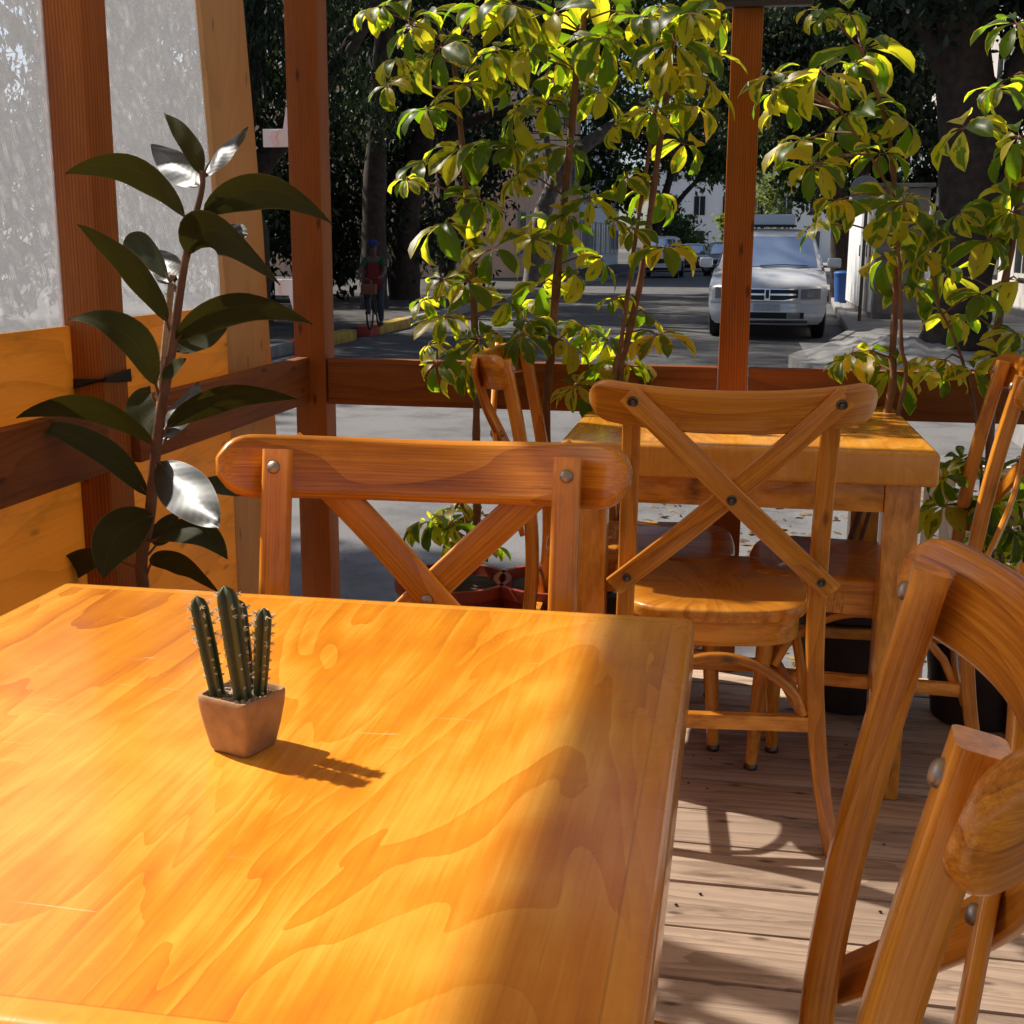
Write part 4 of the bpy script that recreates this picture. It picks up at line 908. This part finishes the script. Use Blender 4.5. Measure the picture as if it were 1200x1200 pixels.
building('low light grey wall house at the right edge of the view', (4.6, 9.5, 0), (14, 18.6, 5), plain('light_house_render', (.55, .54, .53), .85, var=.2, vs=.8), '-x', [12, 15.5], (1.7,), 1.4, 1.7)
# plank fence
b = thing('plank_fence', 'dark weathered plank fence behind the blue bin', 'fence', (2.62, 36, G))
pk = MB()
for i in range(12): pk.box((-.15+.16*i, 0, 1.35), (.15, .03, 2.7+random.uniform(-.08, .05)), .004, 2)
pk.build('planks', plain('grey_planks', (.13, .105, .09), .9, var=.35, vs=7), b)
pk = MB(); [pk.box((.75, .035, z), (1.95, .04, .1), .004) for z in (.5, 2.2)]; pk.build('rail', M['rail'], b)

# kiosk, bin, round sign
kz = thing('metal_kiosk', 'long row of silver metal street cabinets between the car and the trunk at right', 'street cabinet', (2.72, 26.4, G))
ms = plain('galvanised_panel', (.62, .63, .66), .35, .4, var=.15, vs=3); mg_ = plain('grey_kiosk_panel', (.26, .24, .22), .7, var=.35, vs=3); mw = plain('white_kiosk_panel', (.80, .82, .86), .4)
MB().box((0, 0, 1.15), (.86, 6.0, 2.3), .02).build('body', mg_, kz)
MB().box((0, 0, 2.34), (1.0, 6.14, .07), .015).build('roof', mg_, kz)
for i in range(8): MB().box((-.445, -2.62+.748*i, 1.15), (.03, .70, 2.1), .008).build('side_panel', (ms, mg_, ms, ms, mw, mw, mw, mw)[i], kz)
for i in range(4): MB().box((-.47, -2.35+.748*i, 1.2), (.03, .03, .22), .006).build('handle', M['darksteel'], kz)
for z in (.55, 1.55): MB().box((0, -3.015, z), (.74, .03, .9), .008).build('front_panel', mg_, kz)
for z in (1.02, 1.9): MB().box((.05, -3.05, z), (.4, .04, .03), .006).build('handle', M['darksteel'], kz)
bn = thing('blue_bin', 'small blue plastic bin on the pavement behind the silver car', 'bin', (2.23, 30.2, G))
MB().lathe([(.15, 0), (.19, .62), (.20, .62), (.20, .66), (.17, .66), (.15, .05), (.0001, .05)], (0, 0, 0), 20).build('bucket', plain('blue_plastic', (.03, .10, .34), .45), bn)
MB().lathe([(.205, .655), (.21, .68), (.17, .72), (.0001, .74)], (0, 0, 0), 20).build('lid', plain('blue_plastic_lid', (.025, .085, .30), .45), bn)
rs = thing('round_sign', 'grey back of a round sign on a pole before the kiosk', 'sign', (2.0, 22.6, G))
MB().tube([(0, 0, 0), (0, 0, 2.5)], .03, 10).build('pole', M['darksteel'], rs)
MB().lathe([(.0001, -.012), (.24, -.012), (.245, 0), (.24, .012), (.0001, .02)], (-.05, -.05, 2.22), 28, Matrix.Rotation(R(90), 3, 'X')).build('disc', plain('sign_back_metal', (.28, .29, .31), .5, .4), rs)
ub = thing('bollard', 'short grey concrete bollard at the right edge on the pavement', 'bollard', (3.15, 13.6, G))
MB().box((0, 0, .32), (.20, .20, .64), .02).build('shaft', plain('dark_bollard', (.16, .13, .11), .9, var=.3, vs=9), ub); MB().box((0, 0, .67), (.24, .24, .06), .015).build('cap', M['kerb'], ub)
for i, (z, sag) in enumerate(((5.6, .5), (5.25, .6), (4.9, .55), (4.75, .4), (5.9, .7), (4.6, .3))):
    y0 = 38+i*.6; pts = [(-9+15.5*q/20, y0+2*q/20, z+.5*q/20*(i % 2)-sag*math.sin(math.pi*q/20)) for q in range(21)]
    tag(MB().tube(pts, .018, 5).build('overhead_cable', M['black']), 'black cable strung across the street above the far cars', 'cable', 'overhead cables')
for (x, y), lb in (((-9.1, 38.6), 'grey utility pole on the left holding the cables'), ((6.3, 41.2), 'grey utility pole on the right holding the cables')):
    tag(MB().tube([(x, y, G), (x, y, 6.9)], [.14, .1], 10).build('utility_pole', M['bark_grey']), lb, 'pole')

# ================================================================== VEHICLES
CP = [(.10, .24, .78, .20, 0), (.03, .30, .84, .22, 0), (0, .42, .88, .26, 0), (.015, .50, .89, .27, 0), (.05, .56, .90, .28, 0), (.035, .60, .90, .30, 0), (.05, .79, .90, .32, .02), (.11, .87, .90, .34, .05),
      (.24, .93, .89, .30, .06), (.6, 1.01, .885, .15, .07), (1.15, 1.09, .88, .05, .05), (2.5, 1.1, .89, 0, .02), (4.5, 1.1, .88, 0, .02), (4.85, .9, .85, -.1, 0), (4.9, .5, .85, -.1, 0), (4.8, .28, .82, 0, 0)]
def fy(x, z, hz=1.):
    P = [(p[1], p[0], p[2], p[3]) for p in CP[:9]]
    for a, c in zip(P, P[1:]):
        if z <= c[0]:
            q = max(0, (z-a[0])/(c[0]-a[0])); y, hw, cv = (a[i]+(c[i]-a[i])*q for i in (1, 2, 3)); break
    else: y, hw, cv = P[-1][1:]
    return y+cv*min(1, abs(x/hw))**2.6
def car_shell(prof, nx=24, ex=2.6):
    b = MB(); vs, fs = [], []; n = len(prof)
    for y, z, hw, c, e in prof:
        for i in range(nx+1):
            s_ = i/nx*2-1; s_ = math.copysign(abs(s_)**.85, s_); vs.append((s_*hw, y+c*abs(s_)**ex, z-e*abs(s_)**3))
    for r_ in range(n-1):
        for i in range(nx): a = r_*(nx+1)+i; fs.append((a, a+1, a+nx+2, a+nx+1))
    fs.append(tuple(r_*(nx+1) for r_ in range(n))); fs.append(tuple(r_*(nx+1)+nx for r_ in range(n))[::-1])
    b.add(vs, fs); return b
def patch(x0, x1, za, zb, off=.008, n=10, zt=None):
    """a panel that follows the nose; za/zb give bottom and top height at x"""
    b = MB(); vs, fs = [], []
    for k_ in range(2):
        for j in range(5):
            for i in range(n+1):
                x = x0+(x1-x0)*i/n; z = za(x)+(zb(x)-za(x))*j/4; vs.append((x, fy(x, z)-off+k_*(off+.015), z))
    W = n+1
    for j in range(4):
        for i in range(n):
            a = j*W+i; fs.append((a, a+1, a+W+1, a+W)); a += 5*W; fs.append((a, a+W, a+W+1, a+1))
    ed = [i for i in range(W)]+[W*j+n for j in range(1, 5)]+[4*W+i for i in range(n-1, -1, -1)]+[W*j for j in range(3, 0, -1)]
    for p, q in zip(ed, ed[1:]+ed[:1]): fs.append((p, p+5*W, q+5*W, q))
    b.add(vs, fs); return b
cst = lambda v: (lambda x: v)
M['tyre'] = plain('black_tyre', (.015, .015, .016), .8); M['chrome'] = plain('chrome_trim', (.75, .76, .78), .15, 1.)
M['plastic'] = plain('dark_car_plastic', (.012, .012, .013), .5)
M['carglass'] = plain('car_window_glass', (.42, .52, .66), .07, .75, 1.)
M['lamp'] = plain('headlight_lens', (.30, .30, .29), .12, .3, .8)
def car(label, loc, rz, paint, detail=True, hs=1., group='cars on the street'):
    t = thing('car', label, 'car', loc, rz, group); t.scale = (1, 1, hs)
    car_shell(CP).build('body', paint, t, ang=55)
    cab = [(1.02, 1.05, .82, .12, 0), (1.9, 1.60, .70, .10, .03), (2.1, 1.68, .67, .06, .05), (2.6, 1.72, .66, 0, .05), (4.0, 1.69, .66, 0, .05), (4.35, 1.5, .68, 0, .04), (4.7, 1.08, .80, 0, 0)]
    car_shell(cab, 20, 2.2).build('cabin', paint, t, ang=50)
    b = MB(); vs, fs = [], []
    for k_ in range(2):
        for j in range(7):
            q = j/6; hw = .745+(.625-.745)*q; y = 1.10+(1.86-1.10)*q; z = 1.10+(1.575-1.10)*q
            for i in range(15):
                s_ = i/14*2-1; x = s_*hw; full = .82+(.70-.82)*((y-1.02)/.88); vs.append((x, y+(.12-.02*q)*abs(x/full)**2.2-.014+k_*.012, z+.004-k_*.004))
    for j in range(6):
        for i in range(14): a = j*15+i; fs.append((a, a+1, a+16, a+15))
    b.add(vs, fs); ws = b.build('windshield', M['carglass'], t)
    MB().tube([(-.15, 1.085, 1.115), (.2, 1.07, 1.135), (.6, 1.15, 1.12)], .008, 5).build('wiper', M['plastic'], ws)
    for s in (-1, 1):
        MB().poly([(s*.845, 1.45, 1.11), (s*.845, 4.35, 1.11), (s*.705, 3.95, 1.55), (s*.705, 2.0, 1.55)], .012, (s, 0, .3)).build('side_window', M['carglass'], t, False)
        mr = MB().box((s*1.02, 1.42, 1.16), (.22, .10, .16), .045, seg=3).build('mirror', paint, t); MB().box((s*.90, 1.44, 1.10), (.10, .05, .03), .01).build('arm', M['plastic'], mr)
        for yw in (.98, 3.85):
            wh = MB().lathe([(.0001, -.11), (.24, -.11), (.335, -.09), (.35, -.04), (.35, .04), (.335, .09), (.24, .11), (.0001, .11)], (s*.80, yw, .35), 28, Matrix.Rotation(R(90), 3, 'Y')).build('wheel', M['tyre'], t)
            MB().lathe([(.0001, -.02), (.22, -.02), (.22, .0), (.08, .012), (.0001, .02)], (s*.912, yw, .35), 20, Matrix.Rotation(R(90*s), 3, 'Y')).build('rim', M['chrome'], wh)
        za = lambda x: .625+.02*(abs(x)-.5); zb = lambda x: .775+.05*max(0, abs(x)-.46)
        a, c = (.50, .80) if s > 0 else (-.80, -.50)
        hl = patch(a, c, za, zb, .010).build('headlight', M['lamp'], t)
        patch(a+.10, c-.10, lambda x: .66, lambda x: .75, .016).build('reflector', M['chrome'], hl)
        if detail:
            a, c = (.30, .50) if s > 0 else (-.50, -.30)
            patch(a, c, cst(.335), cst(.43), .012).build('fog_light', M['lamp'], t)
            MB().sweep([(s*.62, 2.2, 1.735), (s*.62, 3.0, 1.76), (s*.62, 4.0, 1.73)], .03, .03, (1, 0, 0)).build('roof_rail', M['plastic'], t)
    gt = lambda x: .785-.05*max(0, abs(x)-.34)*2; gb = lambda x: .605+.14*max(0, abs(x)-.22)**1.3*2
    gr = patch(-.46, .46, gb, gt, .008, 20).build('grille', M['plastic'], t)
    if detail:
        patch(-.45, .45, lambda x: gt(x)-.012, lambda x: gt(x)+.012, .022, 20).build('grille_frame', M['chrome'], gr)
        patch(-.45, .45, lambda x: gb(x)-.014, lambda x: gb(x)+.008, .022, 20).build('grille_frame', M['chrome'], gr)
        patch(-.44, .44, cst(.685), cst(.712), .020, 20).build('grille_bar', M['chrome'], gr)
        patch(-.042, .042, cst(.61), cst(.785), .024, 4).build('grille_bar', M['chrome'], gr)
        b = patch(-.026, .026, cst(.64), cst(.77), .032, 4); b.build('emblem', M['plastic'], gr)
        patch(-.20, .20, cst(.455), cst(.555), .016, 6).build('number_plate', plain('worn_plate', (.45, .46, .46), .5, var=.15, vs=14), t)
        patch(-.88, .88, cst(.565), cst(.595), .014, 24).build('bumper_crease', paint, t)
        rsn = MB().box((0, 2.35, 1.86), (.78, .20, .17), .03, seg=3).build('roof_sign', plain('pale_blue_roof_sign', (.60, .72, .86), .4), t)
        MB().box((0, 2.35, 1.755), (.82, .16, .035), .008).build('sign_base', M['plastic'], rsn)
    patch(-.56, .56, lambda x: .335, lambda x: .43, .010, 16).build('air_intake', M['plastic'], t)
    patch(-.62, .62, cst(.262), cst(.315), .014, 16).build('skid_plate', M['chrome'] if detail else M['plastic'], t)
    return t
silver = plain('silver_white_paint', (.72, .73, .75), .25, .1, .9)
car('silver people carrier parked behind the post, pale sign on its roof', (.345, 19.5, ROAD), R(-1.5), silver)
p = at(845, 318, 64); car('grey pickup-like car far up the street, left of the post', (p.x, 63, ROAD), R(-2), plain('grey_paint', (.30, .32, .34), .3, .3, .6), False, 1.0)
p = at(773, 318, 60); car('white van parked far away behind the drooping leaves', (p.x, 58, ROAD), R(-2), plain('white_paint', (.72, .72, .72), .35, 0, .6), False, 1.12)
p = at(808, 318, 75); car('dark red car far up the street between the van and pickup', (p.x, 74, ROAD), R(-2), plain('dark_red_paint', (.10, .02, .02), .3, .2, .6), False, .95)

# ================================================================== PEOPLE
def skin_body(name, verts, edges, radii, mat, parent=None, sub=2):
    me = bpy.data.meshes.new(name); me.from_pydata(verts, edges, []); o = bpy.data.objects.new(name, me); C.objects.link(o)
    md = o.modifiers.new('skin', 'SKIN'); md.use_smooth_shade = True; sv = me.skin_vertices[0].data
    for i, r_ in enumerate(radii): sv[i].radius = r_ if isinstance(r_, tuple) else (r_, r_); sv[i].use_root = (i == 0)
    s2 = o.modifiers.new('sub', 'SUBSURF'); s2.levels = sub; s2.render_levels = sub; me.materials.append(mat)
    if parent is not None: o.parent = parent
    return o
SK = plain('skin', (.14, .07, .045), .6)
def cloth(n, c): return plain(n, c, .85, var=.1, vs=10)
def head_parts(t, hz, y0, cap=None, hair=None):
    if cap is not None:
        b = MB().lathe([(.103, 0), (.108, .03), (.098, .075), (.06, .11), (.0001, .12)], (0, y0, hz+.05), 18); b.box((0, y0-.13, hz+.055), (.15, .13, .014), .005); b.build('cap', cap, t)
    if hair is not None:
        MB().lathe([(.099, -.02), (.108, .03), (.1, .08), (.06, .115), (.0001, .125)], (0, y0+.012, hz+.03), 18).build('hair', hair, t)
    b = MB()
    for s in (-1, 1): b.lathe([(.0001, -.006), (.010, 0), (.0001, .006)], (s*.036, y0-.094, hz+.012), 8, Matrix.Rotation(R(90), 3, 'X'))
    b.build('eyes', plain('eye_dark', (.02, .015, .012), .3), t)
def person(label, loc, rz, scale, shirt, legs_m, pose, cap=None, hair=None, apron=None):
    t = thing('person', label, 'person', loc, rz); t.scale = (scale,)*3
    if pose == 'ride':
        V = [(0, .10, .92), (0, .04, 1.10), (0, -.04, 1.32), (0, -.06, 1.43), (0, -.09, 1.50), (0, -.10, 1.60), (0, -.10, 1.68),
             (-.17, -.04, 1.36), (-.25, -.20, 1.16), (-.24, -.44, 1.05), (-.23, -.52, 1.04), (.17, -.04, 1.36), (.25, -.20, 1.16), (.24, -.44, 1.05), (.23, -.52, 1.04),
             (-.10, .06, .88), (-.13, -.28, .76), (-.12, -.10, .36), (-.12, -.20, .32), (.10, .06, .88), (.13, -.10, .50), (.12, .02, .13), (.12, -.10, .10)]
    else:
        V = [(0, 0, .92), (0, -.01, 1.10), (0, 0, 1.34), (0, 0, 1.45), (0, -.01, 1.51), (0, -.015, 1.60), (0, -.015, 1.69),
             (-.18, 0, 1.39), (-.23, .02, 1.12), (-.24, -.06, .88), (-.24, -.08, .80), (.18, 0, 1.39), (.23, .02, 1.12), (.24, -.06, .88), (.24, -.08, .80),
             (-.09, 0, .86), (-.10, -.06, .48), (-.10, .02, .08), (-.10, -.12, .04), (.09, 0, .86), (.10, .05, .48), (.10, .10, .10), (.10, -.03, .04)]
    Ed = [(0, 1), (1, 2), (2, 3), (3, 4), (4, 5), (5, 6), (2, 7), (7, 8), (8, 9), (9, 10), (2, 11), (11, 12), (12, 13), (13, 14), (0, 15), (15, 16), (16, 17), (17, 18), (0, 19), (19, 20), (20, 21), (21, 22)]
    rd = [(.13, .10), (.125, .10), (.14, .105), .055, .062, (.085, .1), (.06, .07), .062, .043, .032, .03, .062, .043, .032, .03, .088, .062, .042, .036, .088, .062, .042, .036]
    skin_body('body', V, Ed, rd, SK, t)
    # shirt and trousers: shells a little larger than the body
    k_ = [0, 1, 2, 7, 8, 11, 12]; ix = {a: i for i, a in enumerate(k_)}; Ve = [Vector(V[a]) for a in k_]
    Ve[4] = Vector(V[7]).lerp(Vector(V[8]), .8); Ve[6] = Vector(V[11]).lerp(Vector(V[12]), .8)
    skin_body('shirt', [tuple(v) for v in Ve], [(ix[a], ix[c]) for a, c in Ed if a in ix and c in ix], [(.150, .122), (.146, .122), (.156, .124), .078, .062, .078, .062], shirt, t)
    k_ = [0, 15, 16, 17, 19, 20, 21]; ix = {a: i for i, a in enumerate(k_)}
    skin_body('trousers', [V[a] for a in k_], [(ix[a], ix[c]) for a, c in Ed if a in ix and c in ix], [(.148, .120), .104, .078, .056, .104, .078, .056], legs_m, t)
    for a, c in ((17, 18), (21, 22)):
        p, q = Vector(V[a]), Vector(V[c]); MB().sweep([p+Vector((0, .04, -.05)), p.lerp(q, .5)+Vector((0, 0, -.03)), q+Vector((0, -.03, -.005))], .085, .07, (1, 0, 0), r=.45).build('shoe', plain('dark_shoe', (.03, .03, .03), .6), t)
    for a, c in ((9, 10), (13, 14)):                     # hands: palm, four fingers, thumb
        p, q = Vector(V[a]), Vector(V[c]); d = (q-p).normalized(); sd = Vector((1, 0, 0)); dn = d.cross(sd)
        b = MB().sweep([q, q+d*.04, q+d*.075], .07, .03, sd, r=.45)
        for f in range(4):
            o_ = q+d*.07+sd*(-.027+.018*f); ln = (.055, .066, .062, .045)[f]; b.tube([o_, o_+d*ln*.5+dn*.01, o_+d*ln*.7-Vector((0, 0, .025))], [.009, .0085, .007], 6)
        b.tube([q+d*.02+sd*.03, q+d*.05+sd*.055, q+d*.075+sd*.05], [.011, .010, .008], 6); b.build('hand', SK, t)
    y0 = V[5][1]; hz = 1.60
    MB().tube([(0, y0-.095, hz+.01), (0, y0-.115, hz-.02), (0, y0-.098, hz-.03)], [.008, .014, .008], 6).build('nose', SK, t)
    head_parts(t, hz, y0, cap, hair)
    if apron is not None:
        vs = [(x, -.135+.05*abs(x)/.2+(-.10 if z < 1.0 else 0), z) for z in (1.30, 1.1, .95, .8) for x in (-.17, -.09, 0, .09, .17)]
        b = MB(); b.add(vs, [(j*5+i, j*5+i+1, j*5+i+6, j*5+i+5) for j in range(3) for i in range(4)]); o = b.build('vest', apron, t); md = o.modifiers.new('s', 'SOLIDIFY'); md.thickness = .012
    return t
cyc = at(440, 386, 18.7)
person('person in red top and blue cap riding a bicycle in the dark shade', (cyc.x, 18.7, G-.01), R(6), .76, cloth('green_sleeves', (.015, .07, .03)), cloth('grey_trousers', (.05, .055, .07)), 'ride', cap=cloth('blue_cap', (.02, .03, .18)), apron=cloth('red_top', (.20, .012, .010)))
pdn = at(461, 338, 30)
person('person in white shirt walking on the dark pavement behind the cyclist', (pdn.x, 30, G-.01), R(10), .78, cloth('white_shirt', (.75, .75, .76)), cloth('dark_trousers', (.03, .03, .04)), 'walk', hair=cloth('dark_hair', (.015, .012, .01)))
bk = thing('bicycle', 'dark bicycle under the person with the red top', 'bicycle', (cyc.x, 18.7, G-.01), R(6)); bk.scale = (.76,)*3
for yw in (-.56, .48):
    wv = MB().sweep([(0, yw+.33*math.cos(a), .335+.33*math.sin(a)) for a in [i*math.pi/16 for i in range(32)]], .035, .03, (1, 0, 0), closed=True, r=.4).build('wheel', M['tyre'], bk)
    b = MB()
    for i in range(14): a = i*math.pi/7; b.tube([(0, yw, .335), (0, yw+.32*math.cos(a), .335+.32*math.sin(a))], .0025, 4)
    b.build('spokes', M['chrome'], wv)
b = MB(); F = {'bb': (0, 0, .28), 'seat': (0, .17, .82), 'head': (0, -.40, .86), 'hl': (0, -.43, .72), 'fa': (0, -.56, .335), 'ra': (0, .48, .335)}
for a, c in (('bb', 'seat'), ('bb', 'hl'), ('seat', 'head'), ('bb', 'ra'), ('seat', 'ra'), ('head', 'fa')): b.tube([F[a], F[c]], .018, 8)
b.build('frame', plain('dark_bike_frame', (.03, .03, .04), .4), bk)
MB().tube([(-.28, -.46, 1.03), (-.12, -.44, 1.0), (0, -.40, .98), (.12, -.44, 1.0), (.28, -.46, 1.03)], .014, 8).tube([(0, -.40, .86), (0, -.40, .98)], .016, 8).build('handlebar', M['darksteel'], bk)
MB().sweep([(0, .30, .86), (0, .16, .87), (0, .03, .86)], .16, .05, (1, 0, 0), sw=[1, .8, .35], r=.45).build('saddle', M['plastic'], bk)
MB().box((0, -.62, .80), (.30, .22, .20), .02).build('basket', plain('brown_basket', (.20, .07, .03), .8), bk)

# ================================================================== LITTER
def litter(name, n, xr, yr, z, sz, mat):
    rg = np.random.default_rng(5); c = np.stack([rg.uniform(*xr, n), rg.uniform(*yr, n), np.full(n, z)+rg.uniform(.002, .012, n)], 1)
    a = rg.normal(size=(n, 3)); a[:, 2] *= .15; a /= np.linalg.norm(a, axis=1)[:, None]; bb = np.cross(a, np.array([0, 0, 1.])+rg.normal(size=(n, 3))*.15); L = sz*rg.uniform(.5, 1.3, n)[:, None]
    v = np.stack([c-a*L/2, c+bb*L*.25, c+a*L/2, c-bb*L*.25], 1).reshape(-1, 3); v[:, 2] = np.maximum(v[:, 2], z+.002)
    o = leaf_mesh(name, v, np.repeat(rg.uniform(0, 1, n), 4), mat, None); tag(o, 'dry fallen leaves scattered over the asphalt beyond the rail', 'leaves', kind='stuff')
M['dry'] = leafmat('dry_leaves', (.34, .24, .08), (.16, .08, .03), .1)
litter('fallen_leaves', 1500, (-.9, 1.9), (3.8, 7.5), ROAD, .06, M['dry'])
